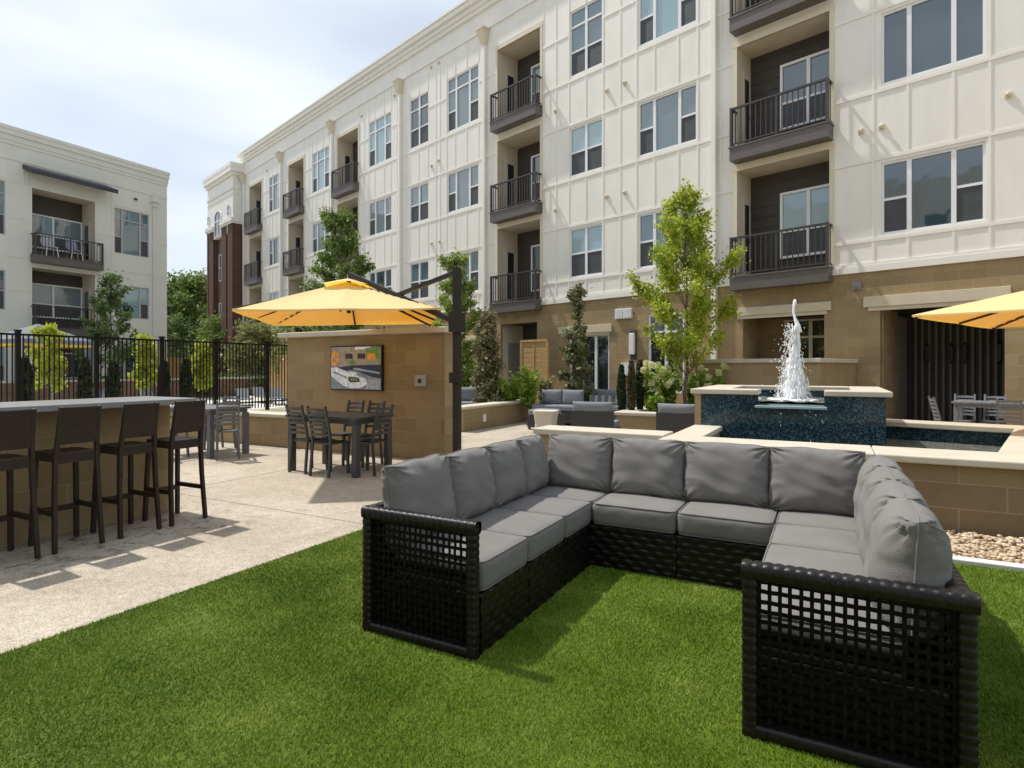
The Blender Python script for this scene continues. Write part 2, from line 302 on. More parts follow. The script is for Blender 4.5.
# ------------------------------------------------------------------ ground, patio, turf
def sheet(name, x0, x1, y0, y1, z, mat, kind='structure'):
    o = MB().quad((x0, y0, z), (x1, y0, z), (x1, y1, z), (x0, y1, z)).build(name, mat); tag(o, kind=kind); return o
sheet('ground', -600, 600, -600, 600, -.012, material('dry_ground', (.20, .19, .12), .95, .2, .3))
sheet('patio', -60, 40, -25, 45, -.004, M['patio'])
mj = MB()
for x in (-4.45,): pass
for y in (-1.4, 1.15, 3.9, 6.85): mj.box(-13, -3.44, y-.004, y+.004, -.004, -.001)
for x in (-6.35, -8.9): mj.box(x-.004, x+.004, 3.9, 10.4, -.004, -.0012)
tag(mj.build('patio_joint', M['joint']), kind='structure')
sheet('pool_deck', -29.8, -16.6, -6, 26, .0, material('pale_pool_deck', (.62, .60, .55), .8, .06, 3))
TX0, TX1, TY0, TY1 = -3.43, 6.0, -3.0, 5.02
sheet('turf_base', TX0, TX1, TY0, TY1, .004, M['turf_base'])
# turf blades
rs = np.random.RandomState(3)
def blades(n):
    # denser close to the camera
    k = int(n*4.2)
    x = rs.uniform(TX0, TX1, k); y = rs.uniform(TY0, TY1, k)
    Fx, Fy = -math.sin(R(28.25)), math.cos(R(28.25)); d = x*Fx+y*Fy; lat = x*Fy-y*Fx
    keep = (d > .8) & (np.abs(lat) < d*.93+.3) & (rs.rand(k) < np.clip(2.6/np.maximum(d, .5), .28, 1.0)**1.3)
    keep &= ~((x > -2.0) & (x < .36) & (y > 4.0) & (y < 4.4))
    x, y, d = x[keep][:n], y[keep][:n], d[keep][:n]; n = len(x)
    a = rs.uniform(0, 2*np.pi, n); h = rs.uniform(.009, .020, n); wd = rs.uniform(.0011, .0020, n)*(1+.28*np.maximum(d-1.5, 0))
    ln = rs.uniform(.2, 1.0, n)*h; b = 2.4+1.3*np.sin(x*1.5+1.7*np.sin(y*1.1))+rs.normal(0, 1.25, n); h = h*(1+.16*np.sin(x*2.3+np.sin(y*3.1)*1.4)*np.sin(y*1.9+x))
    dx, dy = np.cos(a)*wd, np.sin(a)*wd
    v = np.zeros((n, 3, 3)); v[:, 0] = np.stack([x-dx, y-dy, np.full(n, .003)], 1); v[:, 1] = np.stack([x+dx, y+dy, np.full(n, .003)], 1)
    v[:, 2] = np.stack([x+np.cos(b)*ln, y+np.sin(b)*ln, h], 1)
    me = bpy.data.meshes.new('turf_grass'); me.vertices.add(n*3); me.vertices.foreach_set('co', v.reshape(-1)); me.loops.add(n*3); me.loops.foreach_set('vertex_index', np.arange(n*3))
    me.polygons.add(n); me.polygons.foreach_set('loop_start', np.arange(0, n*3, 3)); me.polygons.foreach_set('loop_total', np.full(n, 3)); me.materials.append(M['turf']); me.update()
    o = bpy.data.objects.new('turf_grass', me); C.objects.link(o)
    tag(o, 'bright green artificial turf lawn around the wicker sectional', 'grass', kind='stuff')
blades(800000)
e = MB().box(-1.6, 6, 5.02, 5.12, -.01, .035).build('lawn_edging', M['edging'], bevel=.006)
tag(e, 'pale concrete edging strip between the turf and the pebble bed', 'edging')
sheet('pebble_bed', -1.6, 6, 5.12, 5.95, .008, material('pebble_bed_sand', (.30, .23, .15), .9, .2, 20))
# pebbles
pb = MB()
for i in range(2600):
    x = rnd.uniform(-.2, 2.6); y = rnd.uniform(5.14, 5.90)
    if x < .5 and rnd.random() < .5: continue
    r = rnd.uniform(.010, .024); q = Matrix.Rotation(rnd.uniform(0, 6.3), 3, 'Z') @ Matrix.Rotation(rnd.uniform(-.5, .5), 3, 'X')
    pb.ico((x, y, .01+r*.4+rnd.uniform(0, .018)), r, 1, 0, (1.25, .8, .55), .2, q)
tag(pb.build('pebbles', M['pebble']), 'tan river pebbles spread below the block pool wall', 'pebbles', kind='stuff')

# ------------------------------------------------------------------ building kit
def wall_holes(mb, x0, x1, z0, z1, holes, y=0., mi=0, reveal=.1, rmi=None):
    xs = sorted({x0, x1, *[h[0] for h in holes], *[h[1] for h in holes]}); zs = sorted({z0, z1, *[h[2] for h in holes], *[h[3] for h in holes]})
    xs = [x for x in xs if x0 <= x <= x1]; zs = [z for z in zs if z0 <= z <= z1]
    for i in range(len(xs)-1):
        for j in range(len(zs)-1):
            cx, cz = (xs[i]+xs[i+1])/2, (zs[j]+zs[j+1])/2
            if any(h[0] < cx < h[1] and h[2] < cz < h[3] for h in holes): continue
            mb.quad((xs[i], y, zs[j]), (xs[i+1], y, zs[j]), (xs[i+1], y, zs[j+1]), (xs[i], y, zs[j+1]), mi)
    rm = mi if rmi is None else rmi
    for h in holes:
        a, b, c, d = h[:4]; c = max(c, z0); d = min(d, z1); yy = y+(h[4] if len(h) > 4 else reveal)
        if c >= d: continue
        mb.quad((a, y, c), (a, y, d), (a, yy, d), (a, yy, c), rm); mb.quad((b, y, d), (b, y, c), (b, yy, c), (b, yy, d), rm)
        if h[3] <= z1: mb.quad((a, y, d), (b, y, d), (b, yy, d), (a, yy, d), rm)
        if h[2] >= z0: mb.quad((b, y, c), (a, y, c), (a, yy, c), (b, yy, c), rm)

def window(p, s0, s1, z0, z1, cols, transom=None, rail=.5, y=.0, frame=M['white'], glass=None, fw=.045, label=None, blinds=True):
    """cols: list of (width, 'dh'|'fix')"""
    f = MB(); g = MB(); scl = []; yb = y+.03
    f.box(s0, s1, yb, yb+.06, z0, z0+fw); f.box(s0, s1, yb, yb+.06, z1-fw, z1)
    f.box(s0, s0+fw, yb+.001, yb+.06, z0+fw, z1-fw); f.box(s1-fw, s1, yb+.001, yb+.06, z0+fw, z1-fw)
    tot = sum(c[0] for c in cols); x = s0; ztop = z1-fw if transom is None else z1-transom
    if transom is not None: f.box(s0+fw, s1-fw, yb-.004, yb+.058, ztop, ztop+.055)
    for i, (cw, k) in enumerate(cols):
        xe = x+(s1-s0)*cw/tot
        if i: f.box(x-.04, x+.04, yb-.003, yb+.057, z0+fw, z1-fw)
        if k == 'dh':
            zm = z0+(ztop-z0)*rail; f.box(x+.04, xe-.04, yb+.004, yb+.055, zm-.025, zm+.025)
            scl.append((x+.02, xe-.02, zm))
        x = xe
    g.quad((s0+.01, yb+.04, z0+.01), (s1-.01, yb+.04, z0+.01), (s1-.01, yb+.04, z1-.01), (s0+.01, yb+.04, z1-.01))
    w = f.build('window', frame, p, label=label); g.build('pane', glass or M['glass'], w)
    for xa, xb, zm in scl: MB().quad((xa, yb+.022, z0+fw), (xb, yb+.022, z0+fw), (xb, yb+.022, zm), (xa, yb+.022, zm)).build('screen', M['screen'], w)
    return w

def balcony(p, s0, s1, zf, zc, depth, wins, slab=True, zb=None, door_side=-1, dark=True, pick=.1, ext=(.05, .07), railm=None, out_=.33, wood=False):
    """alcove + slab + railing + door on the side wall + glazing on the back wall"""
    a = MB(); ww = .002
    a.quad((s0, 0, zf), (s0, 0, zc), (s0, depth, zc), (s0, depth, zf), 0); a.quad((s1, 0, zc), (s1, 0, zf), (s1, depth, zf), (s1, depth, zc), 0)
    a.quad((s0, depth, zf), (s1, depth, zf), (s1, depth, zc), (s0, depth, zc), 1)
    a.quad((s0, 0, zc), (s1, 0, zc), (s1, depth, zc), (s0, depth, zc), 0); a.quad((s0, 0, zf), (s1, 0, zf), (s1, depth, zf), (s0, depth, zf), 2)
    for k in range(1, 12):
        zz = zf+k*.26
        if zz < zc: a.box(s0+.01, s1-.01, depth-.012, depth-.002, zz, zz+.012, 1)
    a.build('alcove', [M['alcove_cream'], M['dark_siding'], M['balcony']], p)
    # glazing at the back
    if wins: window(p, s0+(s1-s0)*wins[0], s1-.02, zf+wins[1], zf+wins[2], wins[3], y=depth-.1, rail=.42, fw=.06)
    # door in side wall
    sx = s0 if door_side < 0 else s1; q = 1 if door_side < 0 else -1
    d = MB(); d.box(min(sx+q*.005, sx+q*.03), max(sx+q*.005, sx+q*.03), depth*.36, depth*.86, zf+.02, zf+2.02)
    do = d.build('patio_door', M['alcove_cream'], p)
    MB().box(min(sx+q*.03, sx+q*.036), max(sx+q*.03, sx+q*.036), depth*.46, depth*.76, zf+.25, zf+1.86).build('pane', M['glass_dark'], do)
    MB().box(min(sx+q*.03, sx+q*.06), max(sx+q*.03, sx+q*.06), depth*.79, depth*.82, zf+.95, zf+1.05).build('handle', M['rail'], do)
    if slab:
        e0, e1 = s0-ext[0], s1+ext[1]
        b = MB().box(e0, e1, -out_, -.002, zf-.29, zf, 0).box(e0-.02, e1+.02, -out_-.02, -.002, zf, zf+.035, 0).build('balcony', M['balcony'], p)
        r = MB(); yy = -out_+.03; zt = zf+.93
        r.beam((e0+.03, yy, zt), (e1-.03, yy, zt), .05, .045); r.beam((e0+.03, yy, zf+.1), (e1-.03, yy, zf+.1), .03, .03)
        for sx_ in (e0+.03, e1-.03):
            r.beam((sx_, yy, zt), (sx_, -.01, zt), .05, .045); r.beam((sx_, yy, zf+.1), (sx_, -.01, zf+.1), .03, .03)
            r.beam((sx_, yy, zf+.03), (sx_, yy, zt+.03), .055, .055); 
            for k in (.1, .2): r.beam((sx_, yy+k, zf+.1), (sx_, yy+k, zt), .018, .018)
        n = int((e1-e0)/pick)
        for k in range(1, n): x = e0+.03+(e1-e0-.06)*k/n; r.beam((x, yy, zf+.1), (x, yy, zt), .02, .02)
        xm = (e0+e1)/2; r.beam((xm, yy, zf+.03), (xm, yy, zt), .045, .045)
        r.build('railing', railm or M['rail'], b)

def battens(mb, s0, s1, bands, verts, holes, vw=.045, hw=.07, z0=3.47, z1=13.05, py=.014):
    def spans(a, b, cuts):
        seg = [(a, b)]
        for c, d in cuts:
            seg = [t for (u, v) in seg for t in ((u, min(v, c)), (max(u, d), v)) if t[1]-t[0] > .02]
        return seg
    for z in bands:
        for a, b in spans(s0, s1, [(h[0]-.04, h[1]+.04) for h in holes if h[2]-.005 < z < h[3]+.005]): mb.box(a, b, -py-.004, .0, z-hw/2, z+hw/2)
    for x in verts:
        for a, b in spans(z0, z1, [(h[2]-.06, h[3]+.06) for h in holes if h[0]-.02 < x < h[1]+.02]): mb.box(x-vw/2, x+vw/2, -py, .0, a, b)

# ------------------------------------------------------------------ main apartment building
T3 = [(.42, 'dh'), (.63, 'fix'), (.42, 'dh')]; D2 = [(1, 'dh'), (1, 'dh')]
BLD = empty('apartment_building', (.942, 14.129, 0), R(-16.847), 'long cream four storey apartment block with tan block base and stacked balconies', 'building')
wins = []     # s0,s1,z0,z1,cols,transom
for (a, b, cols) in ((-.01, 1.66, T3), (-5.78, -4.05, T3), (-8.19, -6.97, D2), (-14.07, -12.32, T3), (-16.46, -15.23, D2), (-19.54, -17.78, T3), (-24.87, -23.12, T3), (-30.10, -28.48, T3), (4.2, 5.9, T3)):
    for (z0, z1, tr) in ((4.06, 5.52, None), (7.1, 8.56, None), (10.1, 12.07, .52)):
        cc = cols
        if a == -.01 and z0 > 7: cc = [(.42, 'fix'), (.63, 'fix'), (.42, 'fix')]
        wins.append((a, b, z0, z1, cc, tr))
bals = [(-3.0, -.97, .75), (-11.32, -9.37, .95), (-22.25, -20.40, .78), (-27.5, -25.75, .78), (-32.82, -31.06, .78), (7.0, 9.0, .75)]
levels = [(3.47, 6.05), (6.52, 9.02), (9.57, 12.12)]
holesU = [(a, b, z0, z1, .09) for a, b, z0, z1, _, _ in wins] + [(a, b, zf, zc, .02) for a, b, d in bals for zf, zc in levels]
wb = MB(); wall_holes(wb, -34.0, 12, 3.42, 14.0, holesU)
wb.quad((12, 0, 0), (12, 14, 0), (12, 14, 14), (12, 0, 14)); wb.quad((-34, 0, 14.3), (12, 0, 14.3), (12, 14, 14.3), (-34, 14, 14.3)); wb.quad((-34, 14, 0), (-34, 0, 0), (-34, 0, 14), (-34, 14, 14)); wb.quad((12, 14, 0), (-34, 14, 0), (-34, 14, 14), (12, 14, 14))
wb.build('siding_wall', M['siding'], BLD)
bt = MB(); verts = []
segs = [(-31.0, -28.75), (-28.1, -27.6), (-25.7, -23.0), (-22.1, -22.3), (-20.35, -17.3), (-16.9, -12.1), (-9.25, -4.0), (-.12, 4.0), (4.1, 6.9)]
vl = [-33.8, -33.3, -30.95, -30.45, -30.08, -29.65, -29.05, -28.5, -27.95, -25.65, -25.2, -24.87, -24.45, -23.7, -23.12, -20.3, -19.9, -19.54, -19.05, -18.3, -17.78, -17.35, -16.75, -16.46, -15.85, -15.25, -14.75, -14.5, -14.1, -13.6, -12.95, -12.32, -11.6, -9.25, -8.73, -8.21, -7.57, -6.95, -6.36, -5.83, -5.27, -4.57, -4.03, -3.4, -.15, .45, 1.18, 1.72, 2.5, 3.3, 4.15, 4.7, 5.4, 5.95, 6.5]
battens(bt, -33.95, 12, [3.98, 5.62, 7.0, 8.66, 9.98, 11.4], vl, [(h[0], h[1], h[2], h[3]) for h in holesU]+[(-34, -33.9, 0, 1)])
bt.build('batten_trim', M['trim'], BLD)
# trim bands, frieze and cornice
t = MB(); t.box(-34, 12, -.05, 0, 3.33, 3.46); t.box(-34, 12, -.035, 0, 3.46, 3.52)
t.box(-34, 12, -.045, 0, 13.05, 13.16)
t.box(-34.1, 12, -.08, .3, 13.78, 13.93); t.box(-34.15, 12, -.14, .3, 13.93, 14.1); t.box(-34.22, 12, -.24, .35, 14.1, 14.28); t.box(-34.26, 12, -.29, .35, 14.28, 14.36)
# the flat band trim stops at the lowest balconies' slabs
t.build('cornice', M['trim'], BLD)
for i, (a, b, z0, z1, cols, tr) in enumerate(wins): window(BLD, a, b, z0, z1, cols, tr)
for a, b, d in bals:
    for j, (zf, zc) in enumerate(levels):
        balcony(BLD, a, b, zf, zc, d, (.36, .48, 2.05, D2), pick=.115)
# casing around balcony openings
for a, b, d in bals:
    for zf, zc in levels:
        cs = MB()
        cs.box(a-.09, a, -.03, .02, zf+.05, zc+.0); cs.box(b, b+.09, -.03, .02, zf+.05, zc)
        cs.box(a-.1, b+.1, -.034, .02, zc, zc+.16)
        cs.build('balcony_casing', M['trim_warm'], BLD)
# downspouts with conductor heads
for s in (-3.56, -11.93, -17.05, -22.7, -28.38, -33.6):
    dsp = MB().box(s-.06, s+.06, -.13, -.01, 3.4, 12.6).build('downspout', M['trim'], BLD)
    if s != -3.56:
        h = MB(); h.add([(s-.18, -.3, 12.98), (s+.18, -.3, 12.98), (s+.18, -.01, 12.98), (s-.18, -.01, 12.98), (s-.08, -.15, 12.5), (s+.08, -.15, 12.5), (s+.08, -.01, 12.5), (s-.08, -.01, 12.5)],
              [(0, 3, 2, 1), (4, 5, 6, 7), (0, 1, 5, 4), (1, 2, 6, 5), (2, 3, 7, 6), (3, 0, 4, 7)])
        h.box(s-.2, s+.2, -.32, -.01, 12.98, 13.04); h.build('conductor_head', M['trim_warm'], dsp)
for s, z in [(-6.81, 9.25), (-6.2, 9.26), (-6.81, 6.23), (-6.2, 6.22), (-8.73, 9.25), (-8.73, 6.2), (-.37, 6.26), (0., 6.25), (1.98, 6.25), (-15.03, 12.88), (-14.54, 12.88), (-15.0, 9.1), (-14.55, 9.18), (-15.0, 6.12), (-14.5, 6.12), (-17.5, 12.6), (-20.1, 12.55), (-23.0, 12.6), (-30.3, 12.55)]:
    MB().box(s-.05, s+.05, -.035, 0, z-.05, z+.05).tube([(s, -.03, z), (s, -.06, z), (s, -.085, z-.02)], [.035, .04, .032], 10).build('vent', M['trim_warm'], BLD)
# masonry base
gf_holes = [(-.03, 1.93, 0, 2.58, .12), (-2.87, -1.08, 1.25, 2.56, .12), (-5.47, -4.4, .7, 2.8, .09), (-8.2, -6.74, 0, 2.32, .09), (-11.2, -9.52, 0, 2.82, .12), (-13.6, -12.6, .3, 2.3, .09), (-16.2, -15.2, .3, 2.3, .09), (-19, -18, .3, 2.3, .09), (-21.9, -20.7, 0, 2.5, .09), (-24.5, -23.3, .3, 2.3, .09), (-27.3, -26.1, 0, 2.5, .09), (-29.9, -28.8, .3, 2.3, .09)]
mb = MB(); wall_holes(mb, -34, 12, -.05, 3.42, gf_holes); mb.build('block_base', M['block'], BLD)
# big opening : deep dark porch
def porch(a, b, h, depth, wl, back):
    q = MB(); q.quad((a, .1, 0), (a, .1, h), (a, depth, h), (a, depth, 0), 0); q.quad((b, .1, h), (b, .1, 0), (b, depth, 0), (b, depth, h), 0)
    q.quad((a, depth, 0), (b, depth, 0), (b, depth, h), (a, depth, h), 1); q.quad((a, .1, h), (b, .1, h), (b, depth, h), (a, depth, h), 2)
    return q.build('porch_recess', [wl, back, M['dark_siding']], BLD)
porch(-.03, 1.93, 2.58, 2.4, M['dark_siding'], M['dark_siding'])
q = MB(); q.box(-.028, .0, .12, 1.35, 0, 2.57); q.build('porch_jamb', M['block'], BLD)
for k in range(14):
    x = .12+k*.13; MB().box(x, x+.05, 2.3, 2.37, .05, 2.5).build('slat', material('grey_slats', (.19, .18, .165), .6), BLD)
for k in range(5):
    y = 1.45+k*.18; MB().box(-.03, .0, y, y+.03, .05, 2.5).build('slat', MATS['grey_slats'], BLD)
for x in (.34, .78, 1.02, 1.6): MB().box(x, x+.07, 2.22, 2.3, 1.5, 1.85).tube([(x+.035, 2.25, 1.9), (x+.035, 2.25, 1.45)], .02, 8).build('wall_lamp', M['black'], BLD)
porch(-2.87, -1.08, 2.56, 1.0, M['block'], M['block'])
window(BLD, -2.25, -1.1, .9, 2.5, [(.55, 'fix'), (.5, 'fix')], transom=.45, y=.85, frame=M['trim_warm'], glass=M['glass_dark'])
porch(-11.2, -9.52, 2.82, 1.1, M['alcove_cream'], M['dark_siding'])
MB().box(-11.19, -11.15, .35, .85, .05, 2.2).build('louvre_door', material('grey_louvre', (.25, .24, .22), .6), BLD)
window(BLD, -10.2, -9.6, 1.0, 2.4, [(1, 'dh')], y=1.0)
window(BLD, -5.47, -4.4, .7, 2.8, [(1, 'fix'), (1, 'fix')], transom=.52, fw=.06, glass=M['glass_dark'])
window(BLD, -8.2, -6.74, .02, 2.32, [(1, 'fix'), (1, 'fix'), (1, 'fix')], fw=.05, glass=M['glass_dark'])
for h in gf_holes[5:]: window(BLD, h[0], h[1], h[2]+.01, h[3], D2, glass=M['glass_dark'])
for a, b, z0, z1 in [(-.32, 2.02, 2.58, 2.82), (-3.08, -.94, 2.57, 2.78), (-8.6, -6.63, 2.36, 2.6), (-13.8, -12.4, 2.32, 2.5)]:
    l = MB().box(a, b, -.05, .0, z0+.02, z1).box(a+.08, b-.08, -.025, .0, z0-.06, z0+.02); l.build('lintel', M['lintel'], BLD, bevel=.006)
# wall fittings on the block base
v = MB().box(-6.5, -6.24, -.06, 0, 2.72, 3.0).box(-6.22, -5.96, -.06, 0, 2.72, 3.0)
for k in range(5): v.box(-6.48, -6.26, -.072, -.06, 2.75+k*.052, 2.77+k*.052).box(-6.2, -5.98, -.072, -.06, 2.75+k*.052, 2.77+k*.052)
v.build('louvre_vent', M['white'], BLD)
ls = MB().box(-6.0, -5.82, -.05, 0, 1.58, 2.38, 0).build('wall_lamp', M['rail'], BLD)
MB().box(-5.99, -5.83, -.14, -.05, 1.72, 2.3).build('lamp_shade', M['white'], ls, bevel=.02)
MB().box(-6.25, -5.85, -.12, 0, 1.15, 1.5).build('meter_box', M['white'], BLD)
MB().box(-.52, -.36, -.09, 0, 2.98, 3.14).tube([(-.44, -.09, 3.05), (-.44, -.13, 3.04)], .04, 10).build('security_camera', material('grey_camera', (.25, .25, .25), .5), BLD)
MB().box(-3.62, -3.5, -.12, -.005, 0, 3.33).build('downspout', M['trim'], BLD)

# patio wall in front of the window opening
PW = empty('patio_wall', (-.165, 12.06, 0), R(-16.847), 'tan block patio wall with stone coping behind the fountain', 'wall')
MB().box(-2.55, 0, 0, .2, 0, 1.45).box(-.2, 0, .2, 2.27, 0, 1.45).build('block_wall', M['block'], PW)
MB().box(-2.6, .05, -.05, .25, 1.45, 1.53).box(-.25, .05, .25, 2.25, 1.45, 1.528).build('coping', M['coping'], PW, bevel=.01)

# ------------------------------------------------------------------ brick tower at the far end
TW = empty('brick_tower', (.942, 14.129, 0), R(-16.847), 'brick corner tower with cream cornice beyond the far end of the long block', 'building')
TX = (-38.4, -33.9); ty = -.59
tw = MB()
tw.box(TX[0], TX[1], ty, 8, 9.6, 13.0); tw.box(TX[0]+.0, TX[1]-.0, ty+.25, 8, 0, 9.6, 1)
tw.build('tower_body', [M['trim'], material('grey_brown_panel', (.12, .105, .09), .7)], TW)
c = MB(); c.box(TX[0]-.05, TX[1]+.05, ty-.06, 8, 12.2, 12.32); c.box(TX[0]-.1, TX[1]+.1, ty-.1, 8, 13.0, 13.2); c.box(TX[0]-.22, TX[1]+.22, ty-.22, 8, 13.2, 13.5); c.box(TX[0]-.24, TX[1]+.24, ty-.24, 8, 13.5, 13.72)
c.box(TX[0]-.02, TX[1]+.02, ty-.03, 8, 11.9, 11.96)
c.build('cornice', M['trim'], TW)
for a, b in ((-38.4, -38.15), (-38.0, -37.25), (-35.75, -34.95), (-34.7, -33.9)):
    p = MB().box(a, b, ty-.04, ty+.3, 0, 10.1).build('brick_pier', M['brick'], TW)
    MB().box(a-.06, b+.06, ty-.1, ty+.3, 10.1, 10.22).box(a-.1, b+.1, ty-.15, ty+.3, 10.22, 10.45).build('pier_cap', M['trim'], p)
MB().box(TX[1]-.001, TX[1]+.03, ty+.04, -.002, 0, 10.1).build('brick_pier', M['brick'], TW)
def arch_window(s0, s1, z0, z1, y, nm='window'):
    pts = [(s0, z0), (s1, z0)] + [(s1-(s1-s0)*(1-math.cos(math.pi*k/10))/2, z1+math.sin(math.pi*k/10)*(s1-s0)*.32) for k in range(11)]
    f = MB(); cx, cz = (s0+s1)/2, (z0+z1)/2; fo = [(cx+(x-cx)*1.15, cz+(z-cz)*1.06) for x, z in pts]; n = len(pts)
    f.add([(x, y-.05, z) for x, z in fo]+[(x, y-.05, z) for x, z in pts], [(i, (i+1) % n, n+(i+1) % n, n+i) for i in range(n)])
    f.add([(x, y-.05, z) for x, z in fo]+[(x, y, z) for x, z in fo], [((i+1) % n, i, n+i, n+(i+1) % n) for i in range(n)])
    f.box(cx-.03, cx+.03, y-.045, y-.02, z0, z1+.2); f.box(s0, s1, y-.042, y-.02, z1-.3, z1-.22)
    w = f.build(nm, M['white'], TW); g = MB(); g.add([(x, y-.015, z) for x, z in pts], [tuple(range(n))]); g.build('pane', M['glass'], w)
arch_window(-36.95, -35.9, 9.75, 10.9, ty); arch_window(-38.3, -38.0, 10.7, 11.15, ty); arch_window(-34.75, -34.4, 10.7, 11.2, ty)
for z in (.6, 3.8, 6.9): window(TW, -36.9, -35.95, z, z+1.7, D2, y=ty+.16)

# ------------------------------------------------------------------ left building
LB = empty('apartment_building', (-29.85, 0, 0), R(90), 'shaded cream three storey block at left with dark awning over its top balcony', 'building')
lw = [(15.72, 17.34, 6.82, 8.98, [(.35, 'dh'), (.8, 'fix'), (.4, 'dh')], .55), (15.72, 17.34, 3.76, 5.32, [(.35, 'dh'), (.8, 'fix'), (.4, 'dh')], None), (9.6, 11.52, 6.82, 9.05, T3, .55), (9.6, 11.52, 3.74, 5.38, T3, None),
      (15.72, 17.34, .7, 2.3, T3, None), (9.6, 11.52, .7, 2.3, T3, None), (4.5, 6.2, 6.82, 9.05, T3, .55), (4.5, 6.2, 3.74, 5.38, T3, None)]
lbh = [(12.44, 14.88, 6.12, 9.02), (12.44, 14.88, 3.05, 5.64), (12.44, 14.88, 0, 2.6)]
lh = [(a, b, c_, d_, .09) for a, b, c_, d_, _, _ in lw]+[(a, b, c_, d_, .02) for a, b, c_, d_ in lbh]
q = MB(); wall_holes(q, 0, 18.24, -.05, 10.7, lh)
q.quad((18.24, 0, 0), (18.24, 12, 0), (18.24, 12, 11.3), (18.24, 0, 11.3)); q.quad((0, 12, 0), (0, 0, 0), (0, 0, 11), (0, 12, 11)); q.quad((0, 0, 11), (18.24, 0, 11), (18.24, 12, 11), (0, 12, 11)); q.quad((18.24, 12, 0), (0, 12, 0), (0, 12, 11), (18.24, 12, 11))
q.build('siding_wall', M['siding_grey'], LB)
q = MB(); q.box(0, 18.26, -.03, .2, 10.62, 10.76); q.box(0, 18.28, -.06, .2, 10.76, 11.0); q.box(0, 18.30, -.12, .2, 11.0, 11.2); q.box(0, 18.32, -.15, .2, 11.2, 11.34); q.build('cornice', M['siding_grey'], LB)
q = MB(); battens(q, 0, 18.24, [2.95, 4.6, 6.0, 7.6, 9.1], [4.4, 6.3, 7.5, 8.7, 9.5, 11.62, 12.3, 15.0, 15.62, 17.44], lh, vw=.045, hw=.05, z0=.0, z1=9.98, py=.012)
q.box(0, 18.24, -.03, 0, 9.98, 10.05)
q.box(12.1, 12.16, -.012, 0, 9.1, 9.98); q.build('batten_trim', M['siding_grey'], LB)
for a, b, z0, z1, cols, tr in lw: window(LB, a, b, z0, z1, cols, tr, frame=material('grey_vinyl', (.42, .42, .40), .5), glass=M['glass'])
for a, b, z0, z1 in lbh: balcony(LB, a, b, z0, z1, 1.1, (.02, .55, 2.05, D2) if z0 > 0 else (.02, .1, 2.05, D2), slab=z0 > 1, door_side=1, ext=(.06, .16), out_=.42, pick=.12)
a = MB(); a.add([(12.1, 0, 9.92), (15.35, 0, 9.92), (15.5, -.75, 9.62), (12.1, -.75, 9.62), (12.1, 0, 9.72), (15.35, 0, 9.72), (15.5, -.75, 9.44), (12.1, -.75, 9.44)], [(0, 1, 2, 3), (7, 6, 5, 4), (3, 2, 6, 7), (2, 1, 5, 6), (0, 3, 7, 4)])
a.build('awning', material('dark_slate_awning', (.035, .038, .048), .45), LB)
MB().box(17.5, 17.58, -.1, -.01, 0, 9.5).build('downspout', M['siding_grey'], LB)
MB().box(17.36, 17.72, -.28, -.01, 9.62, 9.9).box(17.44, 17.64, -.18, -.01, 9.4, 9.62).build('conductor_head', M['siding_grey'], LB)
MB().box(16.6, 16.75, -.08, 0, 9.55, 9.63).build('vent', M['rail'], LB)

# block across the court behind the camera: closes the courtyard and is what the lower windows reflect
OB = empty('apartment_building', (.942+.2898*-36+9, 14.129-.957*36, 0), R(-16.847), 'cream block across the court facing the long building, outside the view', 'building')
oh = [(a, a+1.7, z, z+1.5, .09) for a in range(-26, 24, 4) for z in (.8, 4.1, 7.1, 10.1)]
q = MB(); wall_holes(q, -30, 26, 3.4, 14.0, oh); q.box(-30, 26, -10, -.3, 0, 14.0)
for f_ in range(len(q.f)): pass
q.build('siding_wall', M['siding'], OB); q = MB(); wall_holes(q, -30, 26, 0, 3.4, oh); q.build('block_base', M['block'], OB)
for k_, (a, b, z0, z1, _) in enumerate(oh): MB().quad((a, -.09, z0), (b, -.09, z0), (b, -.09, z1), (a, -.09, z1)).build('window', M['glass_dark'], OB)
# low building far behind, seen through the gap, keeps the skyline closed
# ------------------------------------------------------------------ pool and fountain
cop = M['coping']
pl = empty('pool_wall', (0, 5.95, 0), 0, 'long tan block pool wall with pale stone coping running behind the sectional', 'wall')
MB().box(-1.45, 8, 0, .5, -.02, .56).build('block_wall', M['block_front'], pl)
q = MB()
xs = [-1.55, .35, 2.2, 4.1, 6.0, 8.0]
for i in range(5): q.box(xs[i]+.003, xs[i+1]-.003, -.06, .56, .56, .62)
q.build('coping', cop, pl, bevel=.012)
sw = empty('pool_side_wall', (-1.5, 6.52, 0), 0, 'short stone capped wall joining the pool wall to the left of the fountain', 'wall')
MB().box(0, .27, 0, 1.34, 0, .55).build('block_wall', M['block'], sw); MB().box(-.04, .31, .002, 1.34, .555, .617).build('coping', cop, sw, bevel=.012)
lo = empty('low_wall', (-1.58, 6.3, 0), 0, 'low stone capped wall behind the back row of the sectional, left of the pool', 'wall')
MB().box(-1.45, 0, 0, .34, 0, .57).build('block_wall', M['block'], lo); MB().box(-1.5, .04, -.05, .4, .57, .64).build('coping', cop, lo, bevel=.012)
